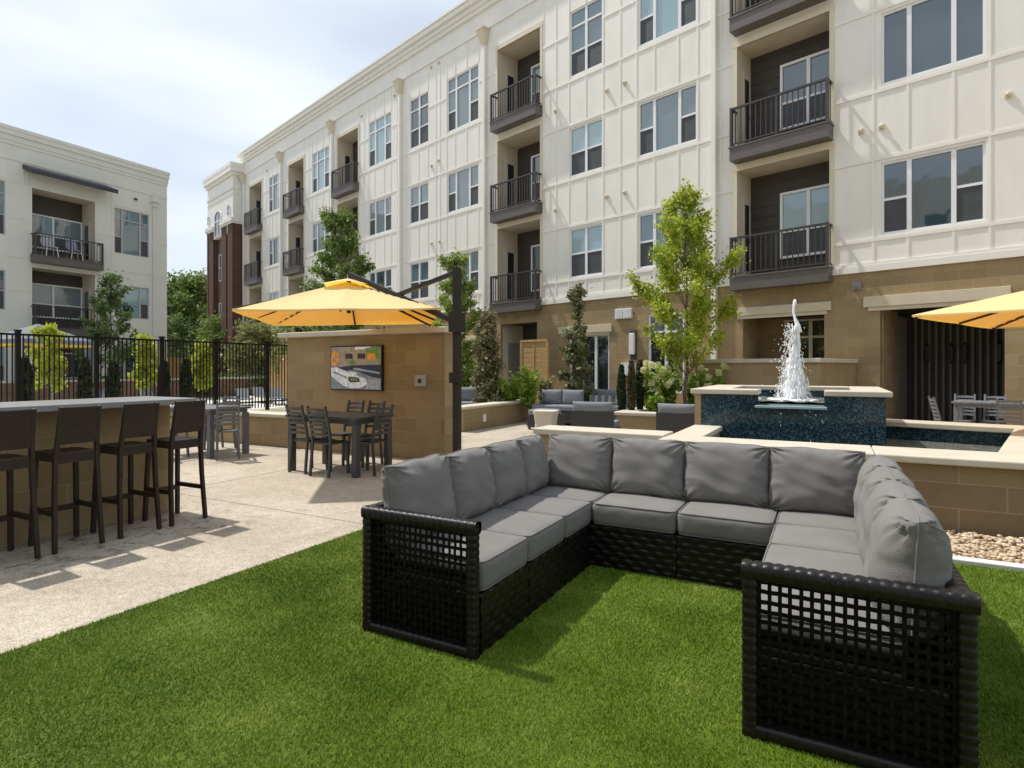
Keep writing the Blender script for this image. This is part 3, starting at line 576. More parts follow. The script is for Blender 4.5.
# back coping parallel to the long building
bc = empty('pool_back_wall', (.60, 9.64, 0), R(-14.5), 'blue tiled back wall of the pool with stone coping, below the small grey dining set', 'wall')
MB().box(-.2, 1.5, 0, .3, 0, .55).build('tiled_wall', M['tile'], bc); MB().box(-.2, 1.56, -.06, .42, .55, .62).build('coping', cop, bc, bevel=.012)
rw = empty('pool_side_wall', (2.05, 9.25, 0), R(-14.5), 'stone capped right side wall of the pool at the edge of the view', 'wall')
MB().box(0, .35, -3.2, 0, 0, .55).build('tiled_wall', M['tile'], rw); MB().box(-.05, .4, -3.2, -.06, .551, .623).build('coping', cop, rw, bevel=.012)
wt = MB().grid(lambda u, v: Vector((-1.25+u*3.6, 6.45+v*3.4, .38)), 8, 8).build('pool_water', M['water']); tag(wt, kind='structure')

FT = empty('fountain', (-.47, 8.9, 0), 0, 'raised dark blue mosaic fountain with stone caps and a foaming white water jet', 'fountain')
# local: x -1.09..1.10 , y -1.02..1.0
FB = MB(); x0, x1, y0, y1 = -.99, 1.04, -1.02, 1.0
FB.box(x0, -.30, y0, y0+.35, 0, 1.02); FB.box(.42, x1, y0, y0+.35, 0, 1.02); FB.box(-.30, .42, y0, y0+.35, 0, .86)
FB.box(x0, x0+.3, y0+.35, y1, 0, 1.02); FB.box(x1-.3, x1, y0+.35, y1, 0, 1.02); FB.box(x0+.3, x1-.3, y1-.3, y1, 0, 1.02)
FB.build('tiled_basin', M['tile'], FT)
MB().box(x0-.08, x0, y0-.0, y1, 0, 1.02).build('stone_pier', M['block'], FT)
q = MB(); q.box(x0-.12, -.30, y0-.06, y0+.35, 1.02, 1.082); q.box(.42, x1+.06, y0-.06, y0+.35, 1.02, 1.082); q.box(x0-.12, x0+.32, y0+.353, y1+.05, 1.02, 1.082); q.box(x1-.32, x1+.06, y0+.353, y1+.05, 1.02, 1.082); q.box(x0+.323, x1-.323, y1-.32, y1+.05, 1.02, 1.082)
q.build('coping', cop, FT, bevel=.01)
MB().box(-.33, .45, y0-.12, y0+.35, .862, .895).build('spillway_lip', material('wet_glass_lip', (.35, .48, .48), .08, .1, 5, spec=.8), FT, bevel=.008)
MB().grid(lambda u, v: Vector((x0+.3+u*(x1-x0-.6), y0+.3+v*(y1-y0-.55), .925+.006*math.sin(u*40)*math.cos(v*33))), 30, 30).build('basin_water', M['water'], FT)
# jet: ragged column with a thin curled lash above, lobes falling back, plus droplets
jx, jy = .06, -.25; zb = .92
J = MB()
def jet(u, v):
    a = u*2*math.pi; z = v*1.02
    r = .145*(1-v)**1.1+.018*(1-v**3)+.010
    n_ = noise.noise(Vector((math.cos(a)*2.2, math.sin(a)*2.2, z*2.6)))*.45+noise.noise(Vector((math.cos(a)*7, math.sin(a)*7, z*5)))*.35+noise.noise(Vector((math.cos(a)*16, math.sin(a)*16, z*14)))*.18
    r *= (.72+n_*1.1)
    return Vector((jx+r*math.cos(a)*.85+.05*v, jy+r*math.sin(a)*.85, zb+z))
J.grid(jet, 60, 90)
ls_ = [(jx+.05, 1.82), (jx+.045, 1.92), (jx+.015, 2.0), (jx-.005, 2.09), (jx+.0, 2.17), (jx+.012, 2.23), (jx+.014, 2.26)]
J.tube([(x, jy, z) for x, z in ls_], [.05, .03, .018, .014, .016, .022, .008], 8)
for k in range(420):
    a = rnd.uniform(0, 6.28); z0 = rnd.random()**1.3*.9; r0 = (.175*(1-z0)**1.1+.018)*rnd.uniform(.55, 1.12); hh = rnd.uniform(.03, .13)
    x = jx+math.cos(a)*r0; y = jy+math.sin(a)*r0; t_ = rnd.uniform(.002, .006)
    J.tube([(x-math.cos(a)*.012, y-math.sin(a)*.012, zb+z0+hh), (x, y, zb+z0+hh*.5), (x+math.cos(a)*rnd.uniform(.004, .03), y+math.sin(a)*.02, zb+z0)], [t_*.4, t_, t_*.5], 5)
J.build('water_jet', M['spray'], FT)
Dp = MB()
for k in range(750):
    a = rnd.uniform(0, 6.28); h = rnd.random()**1.3; r0 = abs(rnd.gauss(0, .035))+.15*(1-h)+.015
    if rnd.random() < .07: r0 += rnd.uniform(.03, .16)
    Dp.ico((jx-.04+math.cos(a)*r0, jy+math.sin(a)*r0, zb+.02+h*1.0), rnd.uniform(.0022, .0065), 1, 0, (1, 1, rnd.uniform(1, 3)))
for k in range(16):
    Dp.ico((rnd.uniform(-.3, .42), y0-.13-rnd.uniform(0, .08), rnd.uniform(.4, .86)), rnd.uniform(.002, .0045), 1, 0, (1, 1, rnd.uniform(1.5, 4)))
d_ = Dp.build('water_droplets', M['spray'], FT); d_['kind'] = 'stuff'
q = MB()
for k in range(26):
    a = k/26*6.28; r0 = .2+rnd.uniform(-.05, .08); q.ico((jx+math.cos(a)*r0, jy+math.sin(a)*r0, .93), rnd.uniform(.02, .06), 2, 0, (1.3, 1.3, .35), .25)
q.build('foam', M['spray'], FT)

# ------------------------------------------------------------------ low planter walls, TV wall
lw_ = empty('low_wall', (-8.1, 7.02, 0), 0, 'low tan block wall with stone coping running left from the tall block wall', 'wall')
MB().box(-5.2, 0, 0, .3, 0, .5).build('block_wall', M['block'], lw_); MB().box(-5.25, -.002, -.05, .35, .5, .56).build('coping', cop, lw_, bevel=.012)
TWL = empty('block_feature_wall', (-8.1, 7.02, 0), 0, 'tall free standing tan block wall carrying the television, capped with stone', 'wall')
MB().box(.0, 3.23, 0, .28, 0, 1.86).build('block_wall', M['block'], TWL)
q = MB()
for a, b in ((-.12, 1.05), (1.053, 2.2), (2.203, 3.31)): q.box(a, b, -.11, .38, 1.86, 1.94)
q.build('coping', cop, TWL, bevel=.012)
pwl = empty('planter_wall', (-6.8, 10.5, 0), 0, 'low tan block planter wall with stone coping left of the far lounge sofas', 'wall')
MB().box(-5.0, 0, 0, .35, 0, .47).box(-.35, 0, .35, 3.1, 0, .47).build('block_wall', M['block'], pwl)
MB().box(-5.0, .05, -.05, .4, .47, .53).box(-.4, .05, .403, 3.1, .47, .529).build('coping', cop, pwl, bevel=.012)
MB().box(.001, .02, .78, .9, .15, .32).build('outlet_cover', M['white'], pwl)
pr = empty('planter_wall', (-3.65, 11.05, 0), 0, 'low tan block planter in front of the hydrangeas and slim cypresses', 'wall')
MB().box(0, 2.7, 0, .3, 0, .44).box(0, .3, .3, 2.6, 0, .44).build('block_wall', M['block'], pr)
MB().box(-.05, 2.7, -.05, .34, .44, .5).box(-.05, .34, .343, 2.6, .44, .499).build('coping', cop, pr, bevel=.012)
MB().box(.3, 2.7, .3, 2.0, .02, .43).build('soil', M['soil'], pr)
sb = MB().box(-11.5, -4.2, 14.0, 16.0, .0, .36).build('planting_bed', M['soil']); tag(sb, kind='structure')
sb = MB().box(-11.5, -7.3, 12.9, 13.997, .0, .30).build('planting_bed', M['soil']); tag(sb, kind='structure')

# television with a picture of a patio on the wall
TV = empty('television', (-7.05, 7.02, 1.0), 0, 'flat outdoor television on the tall block wall showing a courtyard lounge', 'television')
MB().box(0, 1.06, -.06, -.002, 0, .70).build('frame', M['black'], TV, bevel=.004)
def lit(name, c, e=.12):
    m = material(name, [x*.8 for x in c], .35, .4, 14); b = m.node_tree.nodes['Principled BSDF']; b.inputs['Emission Color'].default_value = (*c, 1); b.inputs['Emission Strength'].default_value = e; return m
scol = [lit('screen_grey', (.22, .25, .28)), lit('screen_navy', (.02, .028, .06)), lit('screen_white', (.72, .76, .80)), lit('screen_orange', (.75, .30, .02)), lit('screen_green', (.14, .26, .05)), lit('screen_tan', (.35, .28, .2)), lit('screen_dark', (.03, .02, .02)), lit('screen_pale', (.34, .38, .44))]
s = MB(); W_, H_ = 1.03, .66
def patch(pts, mi, lv): s.add([(.015+x*W_, -.0605-.0006*lv, .02+z*H_) for x, z in pts], [tuple(range(len(pts)))], mi)
patch([(0, 0), (1, 0), (1, 1), (0, 1)], 0, 0)
patch([(.15, .55), (1, .55), (1, .95), (.3, 1), (.15, 1)], 5, 1)
patch([(.5, .93), (.8, .95), (.8, 1), (.5, 1)], 2, 2)
for x in (.30, .55): patch([(x, .72), (x+.15, .72), (x+.15, .84), (x, .84)], 6, 2)
patch([(.72, .72), (.98, .7), (.98, 1), (.72, .97)], 4, 3); patch([(.74, .7), (.9, .7), (.9, .83), (.74, .86)], 3, 4)
patch([(0, .6), (.02, .86), (.08, .96), (.15, .85), (.16, .62), (.1, .54)], 3, 3); patch([(.06, .62), (.12, .66), (.1, .8), (.05, .74)], lit and 5, 4)
patch([(.35, .58), (.52, .58), (.5, .7), (.4, .7)], 4, 3)
patch([(.12, .5), (.4, .56), (1, .58), (1, .26), (.8, .3), (.5, .45), (.3, .44)], 1, 5)
patch([(.45, .47), (.98, .36), (.98, .4), (.5, .51)], 7, 6)
patch([(.7, .0), (1, .0), (1, .24), (.75, .24)], 7, 5)
patch([(0, .5), (.12, .52), (.45, .36), (.72, .24), (.74, .12), (.6, .03), (.4, .02), (.25, .08), (.02, .3)], 2, 7)
patch([(.05, .43), (.33, .29), (.33, .25), (.05, .38)], 0, 8)
patch([(.37, .3), (.58, .27), (.6, .17), (.4, .16), (.36, .22)], 6, 8); patch([(.4, .27), (.56, .25), (.56, .2), (.41, .2)], 4, 9)
patch([(.38, .42), (.52, .4), (.54, .34), (.4, .35)], 2, 8)
s.build('screen', scol, TV)
ob = empty('outlet_box', (-5.38, 7.02, 1.08), 0, 'small grey outlet box with black socket on the tall block wall', 'outlet')
MB().box(0, .19, -.05, -.002, 0, .17).build('box', material('grey_outlet', (.42, .40, .36), .5), ob, bevel=.008); MB().box(.07, .13, -.058, -.05, .05, .11).build('socket', M['black'], ob)

# ------------------------------------------------------------------ bar
BR = empty('bar_counter', (-5.47, 0, 0), 0, 'tan block bar with speckled grey granite top beside the brown stools', 'bar')
MB().box(-.42, 0, -3.0, 3.37, 0, 1.015).build('block_base', M['block'], BR)
MB().box(-.52, .27, -3.1, 3.47, 1.018, 1.07).build('counter_top', M['granite'], BR, bevel=.008)

def make_stool(loc, label):
    r = empty('bar_stool', loc, R(-90), label, 'bar stool', 'brown resin stools along the bar')
    # local: +y front is -x world after rotation (-90): local y -> world x ; use local -y as seat front
    w, d = .145, .17
    q = MB()
    def seat(u, v):
        x = (u*2-1)*w; y = -.17+v*.34; return Vector((x*(1-.06*(1-v)), y, .72-.014*math.sin(u*math.pi)*math.sin(v*math.pi)))
    q.grid(seat, 10, 10); q.box(-w, w, -.17, -.145, .655, .718); q.box(-w, w, .145, .17, .645, .72); q.box(-w, -w+.02, -.145, .145, .655, .719); q.box(w-.02, w, -.145, .145, .655, .719)
    q.build('seat', M['resin'], r)
    b = MB(); nn = 24
    for k in range(nn):
        x0 = -.118+k*.236/nn; b.add([], [])
        b.grid(lambda u, v: Vector((x0+u*.236/nn, .175+.045*v-.02*math.sin(v*math.pi)*.5+.004*math.sin(u*math.pi), .785+v*.262)), 3, 8)
    b.grid(lambda u, v: Vector((.118-u*.236, .187+.045*v, .785+v*.262)), 2, 4)
    b.box(-.118, .118, .222, .236, 1.045, 1.06)
    b.build('backrest', M['resin'], r)
    for sx in (-1, 1):
        l = MB(); pts = [(sx*(w+.012), .20, 0), (sx*(w), .168, .4), (sx*(w-.008), .16, .68), (sx*(w-.016), .178, .82), (sx*(w-.022), .222, 1.06)]
        for i in range(4): l.beam(pts[i], (Vector(pts[i+1])+ (Vector(pts[i+1])-Vector(pts[i])).normalized()*.004), .026, [.034, .036, .036, .03][i])
        l.build('leg', M['resin'], r)
        l = MB(); l.beam((sx*(w+.006), -.185, 0), (sx*(w-.012), -.155, .67), .03, .032); l.build('leg', M['resin'], r)
        l = MB(); l.beam((sx*(w+.0), -.17, .28), (sx*(w+.0), .178, .28), .022, .036); l.build('footrest', M['resin'], r)
    l = MB(); l.beam((-w, -.172, .25), (w, -.172, .25), .026, .04); l.build('footrest', M['resin'], r)
    return r
st = None
labs = ['brown stool nearest the camera, cut by the left edge of the picture', 'second brown stool from the left at the bar', 'third brown stool from the left at the bar', 'brown stool at the far end of the bar counter']
for y, lb_ in zip((1.94, 2.365, 2.80, 3.215), labs):
    if st is None: st = make_stool((-5.15, y, 0), lb_)
    else: clone(st, (-5.15, y, 0), R(-90)+rnd.uniform(-.05, .05), lb_)

# ------------------------------------------------------------------ dining chairs and tables
def make_chair(mat, loc, rz, label, group, arms=False):
    """local: seat front towards -y, back at +y"""
    r = empty('dining_chair', loc, rz, label, 'chair', group); w = .145
    q = MB(); q.grid(lambda u, v: Vector(((u*2-1)*w, -.16+v*.32, .43-.012*math.sin(u*math.pi))), 8, 4); q.box(-w, w, -.16, .16, .395, .417); q.build('seat', mat, r)
    b = MB()
    for k in range(6):
        z = .50+k*.062; yy = .165+k*.014
        b.grid(lambda u, v, z=z, yy=yy: Vector(((u*2-1)*.135, yy+.02*math.sin(u*math.pi)+(v*.006), z+v*.036+.006*math.sin(u*math.pi))), 8, 1)
        b.grid(lambda u, v, z=z, yy=yy: Vector(((1-u*2)*.135, yy+.016+.02*math.sin(u*math.pi)+(v*.006), z+v*.036+.006*math.sin(u*math.pi))), 8, 1)
    b.build('backrest', mat, r)
    for sx in (-1, 1):
        l = MB(); pts = [(sx*(w+.005), .20, 0), (sx*w, .16, .42), (sx*(w-.003), .175, .56), (sx*(w-.004), .255, .88)]
        for i in range(3): l.beam(pts[i], pts[i+1], .026, .03)
        l.build('leg', mat, r)
        l = MB().beam((sx*(w+.002), -.165, 0), (sx*(w-.01), -.145, .41), .028, .03); l.build('leg', mat, r)
        if arms: MB().beam((sx*(w+.01), -.13, .6), (sx*(w+.01), .18, .62), .035, .02).beam((sx*(w+.01), -.13, .42), (sx*(w+.01), -.13, .6), .025, .025).build('armrest', mat, r)
    return r
def make_table(mat, loc, rz, lx, ly, label, h=.74, leg=.075, slats=True):
    r = empty('dining_table', loc, rz, label, 'table')
    q = MB(); n = 9
    for k in range(n): q.box(-lx+k*2*lx/n+.003, -lx+(k+1)*2*lx/n-.003, -ly, ly, h-.035, h)
    q.box(-lx+.04, lx-.04, -ly+.04, ly-.04, h-.09, h-.037); q.build('table_top', mat, r, bevel=.004)
    for sx in (-1, 1):
        for sy in (-1, 1): MB().box(sx*(lx-.06)-leg/2, sx*(lx-.06)+leg/2, sy*(ly-.06)-leg/2, sy*(ly-.06)+leg/2, 0, h-.09).build('leg', mat, r)
    return r
G1 = 'charcoal slat back chairs around the table under the yellow parasol'
make_table(M['resin_grey'], (-5.70, 5.80, 0), R(0), .62, .36, 'charcoal slatted dining table under the left yellow parasol')
ch = make_chair(M['resin_grey'], (-6.02, 5.58, 0), R(178), 'charcoal chair at the near left corner of the parasol table', G1)
clone(ch, (-5.585, 5.52, 0), R(183), 'second charcoal chair from the left on the near side of the parasol table')
clone(ch, (-5.20, 5.82, 0), R(-88), 'charcoal chair at the right end of the parasol table')
clone(ch, (-6.08, 6.26, 0), R(0), 'charcoal chair behind the parasol table, left of the pair against the tall wall')
clone(ch, (-5.70, 6.26, 0), R(-4), 'charcoal chair behind the parasol table, right of the pair against the tall wall')
G2 = 'grey slat back chairs around the table behind the bar'
make_table(M['resin_light'], (-8.72, 5.95, 0), R(0), .62, .36, 'pale grey dining table behind the far end of the bar')
c2 = make_chair(M['resin_light'], (-7.95, 5.78, 0), R(235), 'grey chair at the right end of the table behind the bar, nearer the camera', G2, arms=True)
clone(c2, (-8.95, 6.35, 0), R(5), 'grey armchair on the far side of the table behind the bar')
clone(c2, (-8.75, 5.42, 0), R(180), 'grey chair mostly hidden behind the last bar stool')
# dining set on the terrace in front of the porch
G3 = 'light grey chairs around the terrace table under the right parasol'
gt = material('pale_grey_resin', (.21, .215, .23), .45, .06, 10)
def at(u, d, z=0):
    k = (u-512)/590; return Vector((d*(-math.sin(R(28.25))+math.cos(R(28.25))*k), d*(math.cos(R(28.25))+math.sin(R(28.25))*k), z))
make_table(gt, at(1000, 9.9), R(-16), .62, .34, 'light grey terrace table in front of the dark porch opening', h=.78, leg=.06)
c3 = make_chair(gt, at(950, 9.55), R(96), 'light grey chair at the left end of the terrace table', G3)
clone(c3, at(1010, 9.25), R(166), 'light grey chair on the near side of the terrace table by the pool')
clone(c3, at(964, 10.45), R(-12), 'light grey chair on the far side of the terrace table, left of the pair')
clone(c3, at(993, 10.25), R(-18), 'light grey chair on the far side of the terrace table, right of the pair')
clone(c3, at(1040, 9.5), R(200), 'light grey chair cut by the right edge of the picture')

# ------------------------------------------------------------------ cantilever umbrellas
def umbrella(name, A, e1, e2, side, z_e, z_a, mast, label, group, mast_top=2.50, arm=True, tilt=0.):
    """A near left corner, e1 along near edge, e2 away; canopy square"""
    cen = A+(e1+e2)*side/2
    r = empty(name, (mast.x, mast.y, 0), 0, label, 'parasol', group)
    off = Vector((mast.x, mast.y, 0)); P = lambda a, b, z: A+e1*side*a+e2*side*b+Vector((0, 0, z))-off
    c = MB(); n = 24
    def surf(dz):
        def f(u, v):
            a, b = u*2-1, v*2-1; m = max(abs(a), abs(b)); z = z_a-(z_a-z_e)*m
            # slight sag between the eight ribs
            if m > 1e-6:
                t = min(abs(a), abs(b))/m; z -= .03*math.sin(math.pi*t)*m*(1.12-m)*2.2; z += tilt*a
                # scallop the hem slightly
            return P(u, v, z+dz)
        return f
    c.grid(surf(0), n, n, 0, False); c.grid(surf(-.006), n, n, 0, False)
    # hem valance
    pts = [(i/24, 0) for i in range(24)]+[(1, i/24) for i in range(24)]+[(1-i/24, 1) for i in range(24)]+[(0, 1-i/24) for i in range(24)]
    vs = []
    for a, b in pts:
        p = surf(0)(a, b); vs += [p, p-Vector((0, 0, .022))]
    k = len(pts); c.add(vs, [(2*i, 2*i+1, (2*i+3) % (2*k), (2*i+2) % (2*k)) for i in range(k)])
    co = c.build('canopy', M['yellow_canvas'], r)
    # vent flap on top
    v = MB(); cc = P(.5, .5, 0)
    def vent(u, w_):
        a, b = (u*2-1)*.27, (w_*2-1)*.27; m = max(abs(a), abs(b)); t = (min(abs(a), abs(b))/m if m > 1e-6 else 0)
        return P(.5+a/2, .5+b/2, z_a+.045-(z_a-z_e)*m*.78+.02*math.cos(t*math.pi)*m/.27)
    v.grid(vent, 12, 12, 0, False); v.build('vent_flap', M['yellow_canvas'], co)
    hub = MB().tube([cc+Vector((0, 0, z_a-.42)), cc+Vector((0, 0, z_a+.09))], .028, 10).tube([cc+Vector((0, 0, z_a-.16)), cc+Vector((0, 0, z_a-.08))], .06, 10)
    hub.build('hub', M['steel_dark'], r)
    for a, b in ((0, 0), (.5, 0), (1, 0), (1, .5), (1, 1), (.5, 1), (0, 1), (0, .5)):
        e = P(a, b, z_e-.03); s_ = cc+Vector((0, 0, z_a-.045)); rb = MB().beam(s_, s_.lerp(e, .985), .022, .026).build('rib', M['steel_dark'], r)
        m_ = s_.lerp(e, .5); MB().beam(cc+Vector((0, 0, z_a-.3)), m_, .016, .018).build('strut', M['steel_dark'], rb)
    MB().beam((0, 0, 0), (0, 0, mast_top), .074, .074).build('mast', M['steel_dark'], r)
    MB().box(-.32, .32, -.32, .32, 0, .05).build('base', M['steel_dark'], r, bevel=.01)
    if arm:
        hubtop = cc+Vector((0, 0, z_a+.10)); low = Vector((0, 0, 1.87)); a = MB()
        a.beam(low, hubtop, .05, .06); a.beam(hubtop, cc+Vector((0, 0, z_a+.05)), .05, .05); a.build('arm', M['steel_dark'], r)
        mid = low.lerp(hubtop, .52); MB().beam((0, 0, mast_top-.05), mid, .045, .045).build('brace', M['steel_dark'], r)
        MB().box(-.07, .07, -.07, .07, 1.76, 1.98).build('arm_collar', M['steel_dark'], r)
        MB().box(-.06, .06, -.075, .02, 1.18, 1.3).build('crank_box', M['steel_dark'], r)
    return r
A1 = at(232, 6.5); e2 = (at(400, 10)).normalized(); e1 = Vector((e2.y, -e2.x, 0))
umbrella('cantilever_umbrella', A1, e1, e2, 2.30, 2.03, 2.50, at(457, 6.75), tilt=.03, label= 'yellow cantilever parasol at left on its dark mast, over the charcoal dining set', group='yellow cantilever parasols')
A2 = at(912, 6.8); k_ = .0; e2b = (at(1254, 10)-Vector((0, 0, 0))).normalized(); e1b = Vector((e2b.y, -e2b.x, 0))
umbrella('cantilever_umbrella', A2, e1b, e2b, 3.3, 1.96, 2.48, A2+e1b*3.5+e2b*3.4, 'yellow cantilever parasol cut by the right edge, in front of the porch opening', 'yellow cantilever parasols', mast_top=2.9)

# ------------------------------------------------------------------ wicker sectional
def weave(mb, o, ux, uz, w, h, p=.038, L_=.052, A=.007, mi=0):
    """basket weave relief on a panel: rows of flat strips going over and under stakes"""
    o, ux, uz = Vector(o), Vector(ux), Vector(uz); nn = ux.cross(uz)
    nu = max(4, int(w/L_*6)); rows = max(1, round(h/p)); nv = rows*6
    def f(u, v):
        x = u*w; rr = v*rows; k = int(rr) if rr < rows else rows-1; t = rr-k
        prof = (1-abs(2*t-1)**5); b = .5+.5*math.cos(math.pi*x/L_+math.pi*k)
        wob = .0014*noise.noise(Vector((x*30, k*3.1, w*7)))
        return o+ux*x+uz*(v*h)+nn*(A*(.15+.85*b)*prof*1.25-.003+wob)
    mb.grid(f, nu, nv, mi)
def wrapped(mb, a, b, r=.026, pitch=.043):
    a, b = Vector(a), Vector(b); d = b-a; Ln = d.length; d.normalize(); n = max(8, int(Ln/pitch*6)); u = Vector((0, 0, 1)) if abs(d.z) < .9 else Vector((1, 0, 0)); s = d.cross(u).normalized(); t = s.cross(d); k = 12
    def f(i, j):
        th = 2*math.pi*i; ph = (j*Ln/pitch) % 1.0; rr = r*(.90+.16*math.sqrt(max(0, math.sin(math.pi*ph)))); c, q = math.cos(th), math.sin(th); e = .62
        x = math.copysign(abs(c)**e, c); y = math.copysign(abs(q)**e, q)
        return a+d*(j*Ln)+s*x*rr+t*y*rr
    mb.grid(f, 16, n); mb.box(-.001, .001, -.001, .001, -.001, .001, 0, Matrix.Translation(a))
def ribbon(mb, pts, wdir, w, th=.003):
    pts = [Vector(p) for p in pts]; wv = Vector(wdir)*w/2; vs = []
    for i, p in enumerate(pts):
        d = (pts[min(i+1, len(pts)-1)]-pts[max(i-1, 0)]).normalized(); nn = d.cross(Vector(wdir)).normalized()*th/2
        vs += [p-wv-nn, p+wv-nn, p+wv+nn, p-wv+nn]
    fs = []
    for i in range(len(pts)-1):
        for k in range(4): fs.append((i*4+k, i*4+(k+1) % 4, (i+1)*4+(k+1) % 4, (i+1)*4+k))
    mb.add(vs, fs)
SO = empty('sectional_sofa', (-.84, 3.3, 0), 0, 'large black wicker U shaped sectional with grey cushions on the turf', 'sofa')
ox, oy = .84, -3.3
def Q(x, y, z): return Vector((x+ox, y+oy, z))
def end_panel(xa, xb, y, h=.63, lab=None):
    m = MB(); dpt = .055
    r = .024
    for yy in (y+r,):
        wrapped(m, Q(xa+r, yy, 0.0), Q(xa+r, yy, h), .026, .034); wrapped(m, Q(xb-r, yy, 0.0), Q(xb-r, yy, h), .026, .034)
        wrapped(m, Q(xa-.004, yy, h-.02), Q(xb+.004, yy, h-.02), .031, .036); wrapped(m, Q(xa, yy, .028), Q(xb, yy, .028), .026, .04)
    m.build('arm_frame', M['wicker'], SO); m = MB()
    z0, z1 = .045, h-.04; x0, x1 = xa+.04, xb-.04
    nx = round((x1-x0)/.0335); nz_ = round((z1-z0)/.037)
    for i in range(nx):
        x = x0+(i+.5)*(x1-x0)/nx+rnd.uniform(-.0016, .0016)
        pts = [Q(x, y+r+.003*math.cos(math.pi*(k/2+i)), z0+(z1-z0)*k/(nz_*2)) for k in range(nz_*2+1)]
        ribbon(m, pts, (1, 0, 0), .0135)
    for j in range(nz_):
        z = z0+(j+.5)*(z1-z0)/nz_+rnd.uniform(-.0018, .0018)
        pts = [Q(x0+(x1-x0)*k/(nx*2), y+r-.003*math.cos(math.pi*((k-1)/2+j)), z) for k in range(nx*2+1)]
        ribbon(m, pts, (0, 0, 1), .0155)
    m.build('arm_panel', M['lattice'], SO)
    ip = MB(); ip.box(xa+ox+.03, xb+ox-.03, y+oy+.058, y+oy+.064, .325, .385); weave(ip, Q(xa+.03, y+.056, .325), (1, 0, 0), (0, 0, 1), xb-xa-.06, .06); ip.build('inner_panel', M['lattice'], SO)
end_panel(-2.11, -1.43, 2.30); end_panel(-.28, .41, 2.30)
# side thickness of arms: second lattice rail further back
def weave_box(m, x0, x1, y0, y1, z0, z1, faces):
    if 'S' in faces: weave(m, Q(x0, y0, z0), (1, 0, 0), (0, 0, 1), x1-x0, z1-z0)
    if 'N' in faces: weave(m, Q(x1, y1, z0), (-1, 0, 0), (0, 0, 1), x1-x0, z1-z0)
    if 'E' in faces: weave(m, Q(x1, y0, z0), (0, 1, 0), (0, 0, 1), y1-y0, z1-z0)
    if 'W' in faces: weave(m, Q(x0, y1, z0), (0, -1, 0), (0, 0, 1), y1-y0, z1-z0)
    m.box(x0+ox+.004, x1+ox-.004, y0+oy+.004, y1+oy-.004, z0+.002, z1)
sy = [2.36, 2.86, 3.36, 3.82, 4.33]
for i in range(4):
    m = MB(); weave_box(m, -2.08, -1.435, sy[i]+.003, sy[i+1]-.003, .0, .285, 'EW' if i else 'EWS'); m.build('base_module', M['wicker'], SO)
    m = MB(); weave_box(m, -.275, .385, sy[i]+.003, sy[i+1]-.003, .0, .285, 'EW' if i else 'EWS'); m.build('base_module', M['wicker'], SO)
for a, b in ((-1.432, -.856), (-.85, -.28)):
    m = MB(); weave_box(m, a, b, 3.80, 4.33, .0, .285, 'SN'); m.build('base_module', M['wicker'], SO)
# back frames
for (x0, x1, y0, y1, f) in ((-2.12, -2.055, 2.35, 4.40, 'EW'), (.345, .404, 2.352, 4.40, 'EW'), (-2.055, .345, 4.335, 4.40, 'NS')):
    m = MB(); weave_box(m, x0, x1, y0, y1, .0, .58, f)
    if x1-x0 > y1-y0: wrapped(m, Q(x0, (y0+y1)/2, .6), Q(x1, (y0+y1)/2, .6), .032, .048)
    else: wrapped(m, Q((x0+x1)/2, y0, .605), Q((x0+x1)/2, y1, .605), .033, .048); wrapped(m, Q((x0+x1)/2, y0+.02, 0), Q((x0+x1)/2, y0+.02, .6), .03, .04)
    m.build('back_frame', M['wicker'], SO)

def seat_cushion(x0, x1, y0, y1, z0=.292, z1=.438, seed=0):
    m = MB(); w, d, h = (x1-x0)/2-.003, (y1-y0)/2-.003, (z1-z0)/2; cx, cy, cz = (x0+x1)/2, (y0+y1)/2, (z0+z1)/2; rr = .032
    n = 26
    def side(ax, sg):
        def f(u, v):
            a, b = u*2-1, v*2-1
            if ax == 2: p = Vector((a*w*sg, b*d, h*sg))
            elif ax == 0: p = Vector((w*sg, a*d*sg, b*h))
            else: p = Vector((-a*w*sg, d*sg, b*h))
            q = Vector((max(-w+rr, min(w-rr, p.x)), max(-d+rr, min(d-rr, p.y)), max(-h+rr, min(h-rr, p.z))))
            e = p-q; 
            if e.length > 1e-6: p = q+e.normalized()*rr
            fx, fy, fz = p.x/w, p.y/d, p.z/h
            cr_ = (1-min(1, abs(fx))**2)*(1-min(1, abs(fy))**2)
            p.z += .016*cr_*(1 if fz > 0 else 0)*max(0, fz)
            p.y += .008*(1-min(1, abs(fx))**2)*(1-fz*fz)*(1 if fy > 0 else -1)*abs(fy)**4
            p.x += .008*(1-min(1, abs(fy))**2)*(1-fz*fz)*(1 if fx > 0 else -1)*abs(fx)**4
            # piping seams
            nn = noise.noise(Vector((p.x*6+seed, p.y*6, p.z*9)))
            p += Vector((0, 0, .003*nn))+e.normalized()*.002*noise.noise(Vector((p.x*25, p.y*25, p.z*25+seed))) if e.length > 1e-6 else Vector((0, 0, .003*nn))
            return Q(cx, cy, cz)+p
        return f
    for ax in (0, 1, 2):
        for sg in (-1, 1): m.grid(side(ax, sg), n, n if ax == 2 else 12)
    pts = []
    for k in range(49):
        a = 2*math.pi*k/48; c_, s_ = math.cos(a), math.sin(a); e = .12
        pts.append(Vector((math.copysign(abs(c_)**e, c_)*(w-.006), math.copysign(abs(s_)**e, s_)*(d-.006), 0)))
    m.tube([Q(cx, cy, cz+h-.006)+q_ for q_ in pts], .0042, 6, 0, False); m.tube([Q(cx, cy, cz-h+.008)+q_ for q_ in pts], .0042, 6, 0, False)
    return m.build('seat_cushion', M['cushion'], SO)
